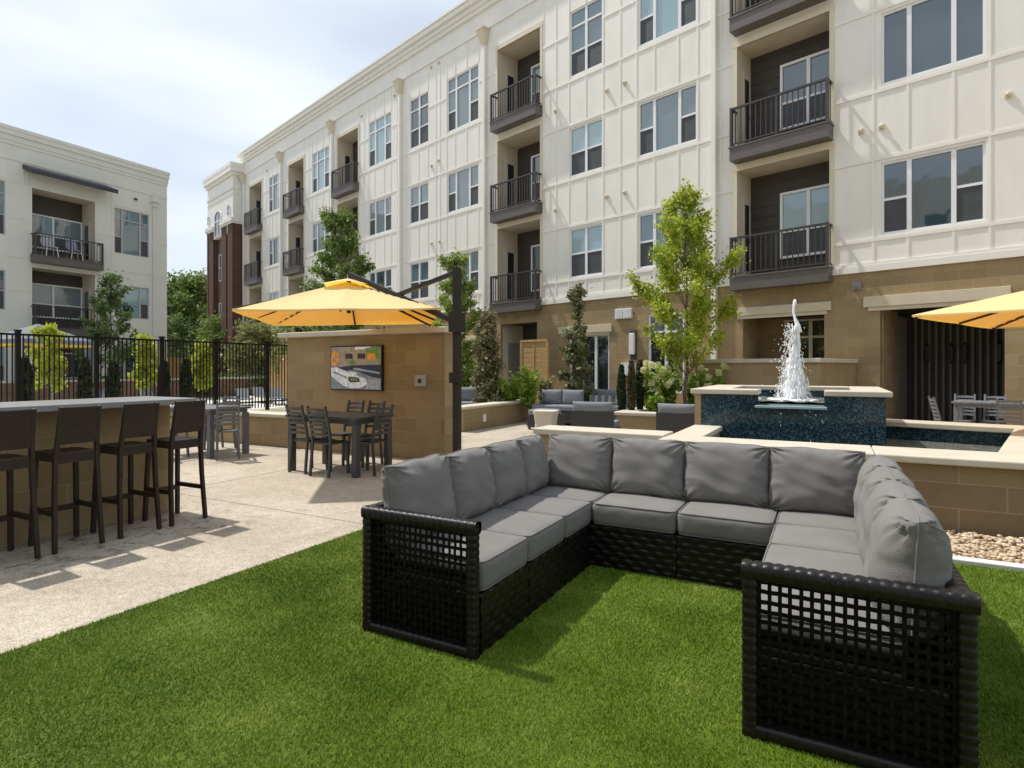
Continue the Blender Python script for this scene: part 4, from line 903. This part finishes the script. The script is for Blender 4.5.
for i in range(3):
    seat_cushion(-1.97, -1.425, sy[i]+(.012 if i == 0 else 0), sy[i+1], seed=i*3.1)
    seat_cushion(-.285, .24, sy[i]+(.012 if i == 0 else 0), sy[i+1], seed=i*5.3+40)
seat_cushion(-2.0, -1.425, sy[3], 4.28, seed=11); seat_cushion(-.285, .30, sy[3], 4.28, seed=13)
seat_cushion(-1.423, -.857, 3.775, 4.28, seed=21); seat_cushion(-.853, -.287, 3.775, 4.28, seed=25)

def back_cushion(c, ax, face, w, h, t, lean, seed, z0=.43, roll=0):
    """c: centre of the bottom edge; ax: unit along width; face: unit towards the sitter"""
    m = MB(); ax = Vector(ax); face = Vector(face); up = (Vector((0, 0, 1))*math.cos(lean)-face*math.sin(lean)); nf = (face*math.cos(lean)+Vector((0, 0, 1))*math.sin(lean))
    rr = random.Random(seed); ph = [rr.uniform(0, 20) for _ in range(4)]
    n = 44
    def f(sg):
        def g(u, v):
            a, b = u*2-1, v*2-1
            # concentrate samples at the edges
            a = math.sin(a*math.pi/2); b = math.sin(b*math.pi/2)
            x = a*w/2*(1-.028*(1-b*b)); z = h/2+b*h/2*(1-.03*(1-a*a)) + (.012*(1-a*a) if b > 0 else 0)
            x += .006*noise.noise(Vector((b*2.3, ph[0], a))); z += .008*noise.noise(Vector((a*2.3, ph[1], b)))
            T = t/2*(max(0, (1-abs(a)**3.2))*max(0, (1-abs(b)**3.2)))**.42*(1+.14*(-b))
            e = max(abs(a), abs(b)); s_ = b if abs(a) > abs(b) else a; inner = min(abs(a), abs(b))
            wr = 0
            edge = max(0, 1-((1-e)/.42))
            wr += .0085*1.5*edge*noise.noise(Vector((s_*7+ph[2], e*1.4, sg*3+ph[3])))
            wr += .009*edge*noise.noise(Vector((s_*15+ph[1], e*2.2, sg*2)))
            wr += .013*noise.noise(Vector((a*1.3+b*2.6+ph[0], (a*2.2-b)*.6+ph[3], sg*4)))*(1-inner*.3)
            # corner puckers running towards the corner
            ca = math.atan2(1-abs(b)+1e-4, 1-abs(a)+1e-4); rc = math.hypot(1-abs(a), 1-abs(b)); q_ = math.exp(-(rc/.38)**2)
            wr += .018*q_*math.sin(ca*13+ph[0]+a*2)*min(1, rc*9)
            wr += .006*noise.noise(Vector((a*1.6+ph[2], b*1.6+ph[1], sg)))*(1-e**2)
            return Vector(c)+Vector((ox, oy, z0))+ax*x+up*z+nf*((T+wr*(1 if T > 1e-4 else 0)*min(1, T/.012))*sg)
        return g
    m.grid(f(1), n, n); m.grid(lambda u, v: f(-1)(1-u, v), n, n)
    g1 = f(1); ed = [(k/20, 0) for k in range(20)]+[(1, k/20) for k in range(20)]+[(1-k/20, 1) for k in range(20)]+[(0, 1-k/20) for k in range(21)]
    m.tube([g1(a, b) for a, b in ed], .0045, 6, 0, False)
    m.build('back_cushion', M['cushion'], SO)
hy = .405
# back row
for i, (x0, x1) in enumerate(((-1.93, -1.41), (-1.41, -.885), (-.885, -.345), (-.345, .185))):
    back_cushion(((x0+x1)/2, 4.165, 0), (1, 0, 0), (0, -1, 0), x1-x0+.012, hy, .20, .16, 100+i)
for i in range(4):
    y0 = [2.355, 2.85, 3.30, 3.72][i]; y1 = [2.86, 3.31, 3.74, 4.12][i]
    back_cushion((-1.95, (y0+y1)/2, 0), (0, 1, 0), (1, 0, 0), y1-y0+.02, hy+(.012 if i == 0 else 0), .22, .11, 200+i)
for i in range(4):
    y0 = [2.395, 2.80, 3.22, 3.64][i]; y1 = [2.80, 3.22, 3.64, 4.06][i]
    back_cushion((.245, (y0+y1)/2, 0), (0, -1, 0), (-1, 0, 0), y1-y0+.025, hy, .25, .05, 310+i)

# ------------------------------------------------------------------ far lounge furniture
def lounge(name, x, y, rz, W, label, cat, nback=1, base=.36, arms=False, grp='grey cushioned wicker lounge seats on the terrace'):
    """local: backrest at +y, sitter faces -y"""
    r = empty(name, (x, y, 0), rz, label, cat, grp); q = MB()
    q.box(-W/2, W/2, -.32, .36, .05, base-.03); (nback and q.box(-W/2, W/2, .30, .37, base-.03, .60))
    for sx in (-1, 1):
        for yy in (-.28, .32): q.box(sx*(W/2-.04)-.025, sx*(W/2-.04)+.025, yy-.025, yy+.025, 0, .06)
    q.build('wicker_frame', M['wicker_far'], r, bevel=.01)
    if arms: MB().box(-W/2, -W/2+.08, -.318, .299, base-.028, .55).box(W/2-.08, W/2, -.318, .299, base-.028, .55).build('arm', M['wicker_far'], r, bevel=.01)
    MB().box(-W/2+.02, W/2-.02, -.33, .22, base-.025, base+.1).build('seat_cushion', M['cushion_far'], r, bevel=.035)
    bw = (W-.02)/max(1, nback)
    for k in range(nback):
        m = MB()
        for sg in (1, -1):
            def f(u, v, sg=sg, k=k):
                a, b = math.sin((u*2-1)*math.pi/2), math.sin((v*2-1)*math.pi/2); T = .09*(max(0, (1-a**4))*max(0, (1-b**4)))**.42
                return Vector((-W/2+.01+bw*(k+.5)+a*bw/2*sg*(1-.03*(1-b*b)), .25+.05*(b+1)/2-T*sg+.006*noise.noise(Vector((a*4, b*4, k+x))), base+.09+.19+b*.18*(1-.03*(1-a*a))))
            m.grid(f, 16, 16)
        m.build('back_cushion', M['cushion_far'], r)
    return r
p = at(558, 14.3); lounge('lounge_sofa', p.x, p.y, R(0), 1.15, 'long grey cushioned sofa facing the camera between the planter and the sliding door', 'sofa', 2)
p = at(607, 14.4); lounge('lounge_sofa', p.x, p.y, R(-6), 1.0, 'grey cushioned sofa with a striped throw, right of the long sofa', 'sofa', 1)
m = MB()
for k in range(5): m.box(-.42+k*.17, -.42+k*.17+.1, 0, .02, 0, .2, 0)
m.box(-.44, .44, .002, .018, 0, .2, 1); p = at(607, 14.05); o = m.build('striped_throw', [material('dark_stripe', (.07, .065, .07), .9), M['cushion_far']]); o.location = (p.x, p.y, .50); o.rotation_euler = (R(-14), 0, 0); tag(o, 'dark striped throw pillow leaning on the sofa right of the magnolia', 'pillow')
p = at(597, 10.65); lounge('lounge_chair', p.x, p.y, R(186), .76, 'dark wicker lounge chair with its back to the camera, left of the slim cypresses', 'armchair', 1, .30)
p = at(682, 10.2); lounge('lounge_chair', p.x, p.y, R(178), .70, 'dark wicker lounge chair with its back to the camera, beside the fountain', 'armchair', 1, .29)
p = at(546, 13.1); lounge('lounge_ottoman', p.x, p.y, R(0), .62, 'grey cushioned ottoman behind the pale concrete side table', 'ottoman', 0, .34)
p = at(462, 15.0); lounge('lounge_chair', p.x, p.y, R(20), 1.0, 'blue grey cushioned lounge seat behind the left planter wall, next to the parasol mast', 'armchair', 1, .40)
# pale concrete side table with a waisted body
p = at(546, 11.4); st_ = MB()
prof = [(.0, .235), (.03, .235), (.1, .20), (.28, .185), (.44, .205), (.5, .225), (.53, .225)]
vs = []; k = 28
for z, r_ in prof:
    for i in range(k):
        a = 2*math.pi*i/k; c_, s_ = math.cos(a), math.sin(a); e_ = .35; vs.append((math.copysign(abs(c_)**e_, c_)*r_, math.copysign(abs(s_)**e_, s_)*r_, z))
fs = [(i*k+j, i*k+(j+1) % k, (i+1)*k+(j+1) % k, (i+1)*k+j) for i in range(len(prof)-1) for j in range(k)]+[tuple((len(prof)-1)*k+j for j in range(k))]
st_.add(vs, fs); o = st_.build('side_table', M['concrete_box']); o.location = (p.x, p.y, 0); o.rotation_euler = (0, 0, R(10)); tag(o, 'pale concrete side table with a pinched waist beside the left planter wall', 'side table')
# wooden screen
q = empty('wooden_screen', (-7.77, 15.9, 0), R(-16.8), 'honey coloured cedar privacy screen standing by the ground floor doorway', 'screen')
sc_ = MB()
for k in range(13): sc_.box(-.50, .50, -.03, 0, .15+k*.152, .15+k*.152+.142)
sc_.build('boards', M['wood'], q)
MB().box(-.56, -.50, -.05, .02, 0, 2.2).box(.50, .56, -.05, .02, 0, 2.2).box(-.56, .56, -.055, .025, 2.13, 2.2).box(-.02, .02, -.045, -.03, .15, 2.13).build('frame', M['wood'], q)

# ------------------------------------------------------------------ trees and plants
def leaves_mesh(pts, size, seed, flat=.0, aspect=1.7, up=.0):
    rs = np.random.RandomState(seed); n = len(pts); P = np.array(pts)
    d = rs.normal(size=(n, 3)); d[:, 2] += up; d /= np.linalg.norm(d, axis=1)[:, None]
    e = rs.normal(size=(n, 3)); e -= (e*d).sum(1)[:, None]*d; e /= np.linalg.norm(e, axis=1)[:, None]
    s = size*rs.uniform(.6, 1.25, n)[:, None]; nn = np.cross(d, e)
    a = P-d*s*aspect/2; b = P+e*s/2+nn*s*.12; c = P+d*s*aspect/2; f = P-e*s/2+nn*s*.12
    v = np.stack([a, b, c, f], 1).reshape(-1, 3)
    me = bpy.data.meshes.new('leaves'); me.vertices.add(n*4); me.vertices.foreach_set('co', v.reshape(-1)); me.loops.add(n*4); me.loops.foreach_set('vertex_index', np.arange(n*4))
    me.polygons.add(n); me.polygons.foreach_set('loop_start', np.arange(0, n*4, 4)); me.polygons.foreach_set('loop_total', np.full(n, 4)); me.update(); return me
def tree(name, loc, label, height, clear, rad, nleaf, size, mat, seed, prof=None, nbr=26, up=.7, group=None, cat='tree', trunk_r=.04, spread=.13, lean=(0, 0), mats2=None, tw=.5):
    """trunk with limbs, leaves gathered round the twigs; prof(t) gives relative crown radius at relative height t"""
    rr = random.Random(seed); r = empty(name, loc, rr.uniform(0, 6), label, cat, group); prof = prof or (lambda t: math.sin(math.pi*min(1, t*.9+.1))**.7)
    T = MB(); tops = []; n = 10
    tp = [Vector((lean[0]*(i/n)**1.5+.02*height*noise.noise(Vector((i*.6, seed, 0))), lean[1]*(i/n)**1.5+.02*height*noise.noise(Vector((i*.6, seed, 9))), height*.94*i/n)) for i in range(n+1)]
    T.tube(tp, [trunk_r*(1-.88*i/n) for i in range(n+1)], 8)
    twigs = []
    for k in range(nbr):
        t = (k+.5)/nbr; z = clear+(height-clear)*t; f_ = z/height/.94*n; i = min(n-1, int(f_)); base = tp[i].lerp(tp[i+1], min(1, f_-i))
        a = k*2.399+rr.uniform(-.4, .4); ln = rad*prof(t)*rr.uniform(.6, 1.12)
        dr = Vector((math.cos(a), math.sin(a), up*rr.uniform(.6, 1.2)))
        rise = Vector((0, 0, -ln*up*.5)); tip = base+rise+dr*ln; 
        if tip.z > height: tip.z = height-rr.uniform(0, .1)
        mid = base.lerp(tip, .5)+Vector((rr.uniform(-.06, .06), rr.uniform(-.06, .06), -.04*ln)); 
        b0 = base+rise*.9; b0 = base if b0.z < clear*.6 else Vector((tp[i].x, tp[i].y, b0.z)); br = max(.006, trunk_r*.32*(1-t*.6))
        T.tube([b0, mid, tip], [br, br*.7, br*.3], 5); twigs.append((b0.lerp(tip, .35), tip, ln))
        for s_ in range(3):
            q = b0.lerp(tip, rr.uniform(.35, .85)); e = q+Vector((rr.uniform(-1, 1), rr.uniform(-1, 1), rr.uniform(.0, 1)*up+.1)).normalized()*ln*.42
            T.tube([q, e], [br*.45, br*.2], 4); twigs.append((q, e, ln*.6))
    twigs.append((tp[-3], Vector((tp[-1].x, tp[-1].y, height)), rad*.5))
    T.build('trunk', M['bark'], r)
    tot = sum((b-a).length for a, b, _ in twigs); pts = []
    for a, b, ln in twigs:
        m = int(nleaf*(b-a).length/tot)+2; dens = rr.uniform(.55, 1.35)
        for _ in range(int(m*dens)):
            u = rr.random()**.8; p_ = a.lerp(b, u); s_ = spread*(.5+.9*(1-u)*0+.5*rr.random()); pts.append((p_.x+rr.gauss(0, s_*tw), p_.y+rr.gauss(0, s_*tw), p_.z+rr.gauss(0, s_*tw)))
    me = leaves_mesh(pts, size, seed); o = bpy.data.objects.new('crown', me); C.objects.link(o); o.parent = r; me.materials.append(mat)
    if mats2:
        me.materials.append(mats2); idx = (np.random.RandomState(seed).rand(len(pts)) < .28).astype(np.int32); me.polygons.foreach_set('material_index', idx)
    return r
tree('young_tree', (-2.55, 12.24, .4), 'slender lime green young tree in the planter left of the fountain', 4.68, 1.0, 1.06, 18000, .046, M['leaf_lime'], 5, prof=lambda t: (.55+1.6*t if t < .3 else 1.03*(1-(t-.3)/.72)**.55), nbr=38, up=1.1, trunk_r=.04, spread=.17, mats2=M['leaf_bush'])
p = at(342, 19); tree('young_tree', p, 'dense mid green tree rising behind the left yellow parasol', 6.5, 1.6, 1.3, 16000, .07, M['leaf_green'], 9, prof=lambda t: .95*(1-t)**.55+.1, nbr=34, up=1.2, trunk_r=.08, spread=.22, mats2=M['leaf_dark'])
p = at(456, 17); tree('young_tree', p, 'narrow mid green tree directly behind the parasol mast', 4.65, .9, .95, 10000, .058, M['leaf_green'], 12, prof=lambda t: .9*(1-t)**.4+.1, nbr=28, up=1.3, trunk_r=.05, spread=.17, mats2=M['leaf_lime'])
p = at(487, 15); tree('magnolia', p, 'bushy bronze green magnolia right of the parasol mast', 2.75, .3, .6, 7500, .066, M['leaf_mag'], 15, prof=lambda t: 1-.75*t, nbr=26, up=.7, trunk_r=.04, spread=.2, cat='shrub')
p = at(577, 14.9); tree('magnolia', p, 'thin upright magnolia with a bare gap below its top tuft, before the sliding door', 3.42, .5, .42, 4200, .066, M['leaf_mag'], 19, prof=lambda t: 1.0 if t < .5 else (.62 if t < .68 else .02 if t < .80 else .42), nbr=24, up=.5, trunk_r=.022, spread=.15, mats2=M['leaf_dark'])
p = at(111, 24); tree('young_tree', p, 'airy dark green tree in front of the shaded left building', 5.2, 1.4, 1.25, 6500, .075, M['leaf_dark'], 23, prof=lambda t: .95*(1-t)**.5+.12, nbr=24, up=1.1, trunk_r=.06, spread=.2, mats2=M['leaf_green'])
p = at(192, 46); tree('large_tree', p, 'tall full green tree seen in the gap between the two buildings', 8.4, 1.5, 3.6, 18000, .18, M['leaf_green'], 27, prof=lambda t: math.sin(math.pi*min(1, .25+t*.72))**.5, nbr=46, up=.6, trunk_r=.25, spread=.75, mats2=M['leaf_dark'])
for i, (u, d, h, rad, mt, lb_) in enumerate([(222, 38, 4.6, 2.2, 'leaf_green', 'broad green tree low in front of the brick tower'), (262, 33, 3.7, 2.1, 'leaf_olive', 'low olive green tree behind the tall block wall'), (305, 27, 3.5, 1.4, 'leaf_olive', 'small olive green tree under the parasol edge, beyond the tall block wall'), (176, 42, 4.8, 2.2, 'leaf_dark', 'dark bushy tree beside the corner of the left building')]):
    p = at(u, d); tree('broad_tree', p, lb_, h, .6, rad, 7000, .12, M[mt], 40+i, prof=lambda t: math.sin(math.pi*min(1, .3+t*.65))**.5, nbr=28, up=.5, trunk_r=.1, spread=.5, mats2=M['leaf_green'])
# lime trees and dark cypresses beyond the fence
for i, (u, h, rad, X, lb_) in enumerate([(50, 2.55, .5, -19.2, 'lime green young tree beyond the fence, leftmost, beside the blue grey canopy tent'), (146, 2.35, .42, -19.0, 'lime green young tree beyond the fence below the corner of the left building'), (203, 2.25, .42, -19.0, 'lime green young tree beyond the middle of the fence')]):
    k = (u-512)/590; d = X/(-math.sin(R(28.25))+math.cos(R(28.25))*k); tree('young_tree', at(u, d), lb_, h, .7, rad, 3600, .06, M['leaf_lime'], 60+i, prof=lambda t: .9*(1-t)**.3+.1, nbr=18, up=.9, trunk_r=.03, spread=.16, group='lime green young trees beyond the fence')
def cypress(loc, label, h, r_, mat, seed, n=1800, size=.05, group=None):
    r = empty('columnar_cypress', loc, seed, label, 'shrub', group); MB().tube([(0, 0, 0), (0, 0, h*.8)], [.02, .008], 6).build('trunk', M['bark'], r)
    rs = random.Random(seed); pts = []
    for _ in range(n):
        t = rs.random(); a = rs.uniform(0, 6.28); lob = 1+.22*noise.noise(Vector((math.cos(a)*1.5, math.sin(a)*1.5, t*5+seed))); q = r_*lob*(math.sin(math.pi*min(1, .12+t*.85))**.45)*rs.random()**.35
        pts.append((q*math.cos(a), q*math.sin(a), .04*h+t*h*.96))
    me = leaves_mesh(pts, size, seed, aspect=2.2, up=1.6); o = bpy.data.objects.new('foliage', me); C.objects.link(o); o.parent = r; me.materials.append(mat); return r
for i, (u, h, lb_) in enumerate([(25, 1.58, 'dark cypress beyond the fence, just right of the first post'), (85, 1.6, 'dark cypress beyond the fence, left of the second post'), (113, 1.5, 'dark cypress beyond the fence, right of the second post'), (164, 1.55, 'dark cypress beyond the fence behind the third post'), (186, 1.6, 'dark cypress beyond the fence between the third and fourth posts')]):
    k = (u-512)/590; d = -17.6/(-math.sin(R(28.25))+math.cos(R(28.25))*k); cypress(at(u, d), lb_, h, .17, M['leaf_cyp'], 80+i, 1500, .06, 'dark cypresses beyond the fence')
for i, (u, d, h, m_, lb_) in enumerate([(621.5, 12.1, .98, 'leaf_cyp', 'slim dark cypress at the left end of the block planter'), (631.5, 11.95, 1.06, 'leaf_brown', 'bronzed brown slim cypress in the middle of the three in the planter'), (640, 12.1, 1.08, 'leaf_cyp', 'slim dark cypress right of the bronzed one in the planter')]):
    cypress(at(u, d, .43), lb_, h, .085, M[m_], 90+i, 2200, .03, 'slim cypresses in the block planter')
def bush(loc, label, w, h, n, size, mat, seed, flowers=0, cat='shrub', group=None, name='leafy_shrub'):
    r = empty(name, loc, 0, label, cat, group); rs = random.Random(seed); S = MB(); pts = []; fl = MB()
    for k in range(16):
        a = k*2.4; tip = Vector((math.cos(a)*w*rs.uniform(.3, 1), math.sin(a)*w*rs.uniform(.3, 1), h*rs.uniform(.55, 1))); S.tube([(0, 0, 0), tip*.5+Vector((0, 0, .05)), tip], [.012, .008, .003], 5)
        for _ in range(n//16):
            u = rs.uniform(.25, 1.05); q = tip*u; pts.append((q.x+rs.gauss(0, w*.17), q.y+rs.gauss(0, w*.17), max(.02, q.z+rs.gauss(0, h*.09))))
    S.build('stem', M['bark'], r); me = leaves_mesh(pts, size, seed); o = bpy.data.objects.new('foliage', me); C.objects.link(o); o.parent = r; me.materials.append(mat)
    for k in range(flowers):
        a = rs.uniform(0, 6.28); q = w*rs.uniform(.5, 1.3); c_ = (math.cos(a)*q, math.sin(a)*q, h*rs.uniform(.5, 1.12)); 
        cl = lambda v: max(-.055, min(.055, v)); fp = [(c_[0]+cl(rs.gauss(0, .028)), c_[1]+cl(rs.gauss(0, .028)), c_[2]+cl(rs.gauss(0, .038))) for _ in range(130)]
        me = leaves_mesh(fp, .034, seed+k, aspect=1.1); f = bpy.data.objects.new('flower_head', me); C.objects.link(f); f.parent = r; me.materials.append(M['flower'])
    return r
for i, (u, d, w_, h, n, fl_, lb_) in enumerate([(651, 12.1, .24, .92, 1100, 16, 'cream flowering hydrangea just right of the slim cypresses'), (668, 12.3, .27, .90, 1300, 18, 'cream flowering hydrangea just left of the lime tree trunk'), (695, 12.2, .22, .8, 1000, 5, 'sparse hydrangea right of the lime tree trunk'), (714, 12.0, .3, .85, 1300, 14, 'cream flowering hydrangea against the patio wall, left of the fountain jet')]):
    bush(at(u, d, .43), lb_, w_, h, n, .05, M['leaf_bush'], 120+i, fl_, group='hydrangeas in the block planter', name='hydrangea')
for i, (u, d, w_, h, mt, lb_) in enumerate([(528, 14.6, .30, 1.0, 'leaf_bush', 'bright green shrub in front of the cedar screen'), (506, 14.9, .35, .75, 'leaf_bush', 'bright green shrub right of the bushy magnolia'), (468, 16.5, .3, 1.2, 'leaf_bush', 'bright green shrub behind the parasol mast'), (495, 15.4, .35, .6, 'leaf_green', 'low green shrub at the foot of the bushy magnolia'), (655, 11.7, .16, .35, 'leaf_bush', 'low bright shrub at the front edge of the block planter'), (732, 12.2, .2, .75, 'leaf_green', 'small green shrub behind the left fountain cap'), (545, 15.0, .2, .7, 'leaf_olive', 'thin olive shrub at the right foot of the cedar screen')]):
    bush(at(u, d, .33 if d > 14 else .43), lb_, w_, h, 1100, .065, M[mt], 140+i)
for i, (u, d, w_, h) in enumerate([(150, 27, 1.2, .9), (195, 27, 1.0, .8), (228, 30, 1.2, .9), (255, 30, 1.3, 1.0), (100, 25, .8, .9), (278, 33, 1.2, 1.1)]):
    bush(at(u, d), ['round green hedge shrub beyond the fence', 'low green shrub in front of the far masonry wall', 'low green shrub below the brick tower', 'bushy green shrub left of the last fence post', 'green shrub in front of the left building', 'green shrub behind the left end of the tall block wall'][i], w_, h, 1300, .13, M['leaf_dark' if i % 2 else 'leaf_green'], 160+i)

# ------------------------------------------------------------------ fence and pool area beyond
FX = -16.0
FE = empty('metal_fence', (FX, 4.8, 0), 0, 'tall dark bronze picket fence running behind the bar', 'fence')
ys = [4.80, 6.40, 8.01, 9.64, 11.25, 13.058, 14.9]
for y in ys: MB().box(-.045, .045, y-4.8-.045, y-4.8+.045, -.02, 2.17).box(-.058, .058, y-4.8-.058, y-4.8+.058, 2.17, 2.21).build('post', M['fence_black'], FE)
for a, b in zip(ys[:-1], ys[1:]):
    for z in (2.10, .27): MB().box(-.022, .022, a-4.8+.056, b-4.8-.056, z-.02, z+.025).build('rail', M['fence_black'], FE)
    MB().box(-.018, .018, a-4.8+.056, b-4.8-.056, 1.60, 1.625) if False else None
    n = 15
    for k in range(1, n+1):
        y = a+(b-a)*k/(n+1)-4.8; MB().box(-.012, .012, y-.012, y+.012, .08, 2.08).build('picket', M['fence_black'], FE)
fw_ = empty('pool_wall', (-25.5, 4, 0), 0, 'low red brown masonry wall with pale coping across the pool deck', 'wall')
MB().box(0, .35, 0, 22, 0, .82).build('brick_wall', block_material('brown_brick_wall', (.26, .16, .10), (.22, .13, .085), (.3, .22, .16), .4, .13), fw_); MB().box(-.05, .4, -.05, 22.05, .82, .9).build('coping', cop, fw_)
# canopy tent
tn = empty('canopy_tent', at(38, 18.8), R(8), 'blue grey peaked canopy tent with yellow trim beyond the left end of the fence', 'tent')
c = MB(); s2 = 1.05; c.add([(-s2, -s2, 2.22), (s2, -s2, 2.22), (s2, s2, 2.22), (-s2, s2, 2.22), (0, 0, 2.76)], [(0, 1, 4), (1, 2, 4), (2, 3, 4), (3, 0, 4)])
c.add([(-s2, -s2, 2.21), (s2, -s2, 2.21), (s2, s2, 2.21), (-s2, s2, 2.21), (0, 0, 2.74)], [(1, 0, 4), (2, 1, 4), (3, 2, 4), (0, 3, 4)])
c.build('canopy', material('blue_grey_canvas', (.14, .17, .21), .8, .05, 3), tn)
c = MB()
for a, b in (((-s2, -s2), (s2, -s2)), ((s2, -s2), (s2, s2)), ((s2, s2), (-s2, s2)), ((-s2, s2), (-s2, -s2))):
    c.beam((*a, 2.15), (*b, 2.15), .012, .13, 1); c.beam((*a, 2.05), (*b, 2.05), .014, .07, 0)
c.build('valance', [material('yellow_trim', (.75, .50, .05), .8), M['cushion_far']], tn)
for a in ((-s2, -s2), (s2, -s2), (s2, s2), (-s2, s2)): MB().box(a[0]-.03, a[0]+.03, a[1]-.03, a[1]+.03, 0, 2.2).build('post', M['rail_grey'] if 'rail_grey' in M else material('grey_tent_post', (.4, .4, .42), .4), tn)
# curtains tied at the tent posts
for a in ((s2, -s2+.12), (s2, s2-.15)):
    m = MB(); m.grid(lambda u, v, a=a: Vector((a[0]-.05+.03*math.sin(u*14), a[1]-.12+u*.24*(1-.5*math.sin(v*math.pi)), .1+v*2.0)), 20, 12); m.build('curtain', material('grey_curtain', (.2, .21, .24), .9), tn)
# sun loungers on the pool deck
def sun_lounger(loc, rz, label):
    r = empty('sun_lounger', loc, rz, label, 'lounger', 'pale sun loungers on the deck beyond the fence'); wm = material('grey_sling', (.16, .17, .19), .7)
    MB().box(-.3, .3, -.9, .25, .3, .34).build('seat', wm, r); m = MB(); m.beam((0, .25, .32), (0, .8, .78), .6, .04); m.build('backrest', wm, r)
    for sx in (-.27, .27):
        for yy in (-.8, .2): MB().box(sx-.02, sx+.02, yy-.02, yy+.02, 0, .3).build('leg', M['steel_dark'], r)
    r.scale = (.75, .75, .75); return r
sl0 = sun_lounger(at(244, 21.5), R(60), 'pale sun lounger beyond the fence, left of the last post')
clone(sl0, at(262, 23), R(70), 'pale sun lounger beyond the fence, behind the last post'); clone(sl0, at(278, 22), R(60), 'pale sun lounger beyond the fence, next to the tall block wall')
clone(sl0, at(150, 22), R(80), 'pale sun lounger beyond the fence under the lime tree'); clone(sl0, at(103, 21), R(80), 'pale sun lounger beyond the second bay of the fence')
cf = empty('cedar_fence', at(170, 36), R(-60), 'orange brown timber fence in the distance beyond the pool deck', 'fence')
m = MB()
for k in range(34): m.box(-4+k*.235, -4+k*.235+.22, 0, .03, .05, 1.95)
m.build('board_panel', M['wood'], cf); MB().box(-4.05, 4.05, -.03, .06, 1.95, 2.02).build('rail', M['wood'], cf)
cf2 = clone(cf, at(277, 26), R(-10), 'orange brown timber gate panel just left of the tall block wall', scale=(.22, .8, .95)); 
# balcony furniture on the left building's top balcony
def bal_chair(y, label, col):
    r = empty('patio_chair', (-29.75+.12, y, 6.155), R(90), label, 'chair', 'small patio chairs on the top balcony of the left building')
    MB().box(-.22, .22, -.2, .2, .40, .43).build('seat', col, r); m = MB()
    m.grid(lambda u, v: Vector(((u*2-1)*.24*(.75+.25*math.sin(v*math.pi)), .2+.12*v, .43+v*.45)), 6, 6); m.build('backrest', col, r)
    for sx in (-.2, .2):
        for yy in (-.18, .18): MB().beam((sx*1.15, yy*1.15, 0), (sx*.9, yy*.9, .41), .025, .025).build('leg', material('white_metal', (.6, .6, .6), .4), r)
bal_chair(13.0, 'white patio chair at the left side of the top balcony on the shaded building', material('white_mesh', (.45, .45, .47), .6))
bal_chair(13.95, 'lilac backed patio chair on the top balcony of the shaded building', material('lilac_mesh', (.30, .28, .45), .6))
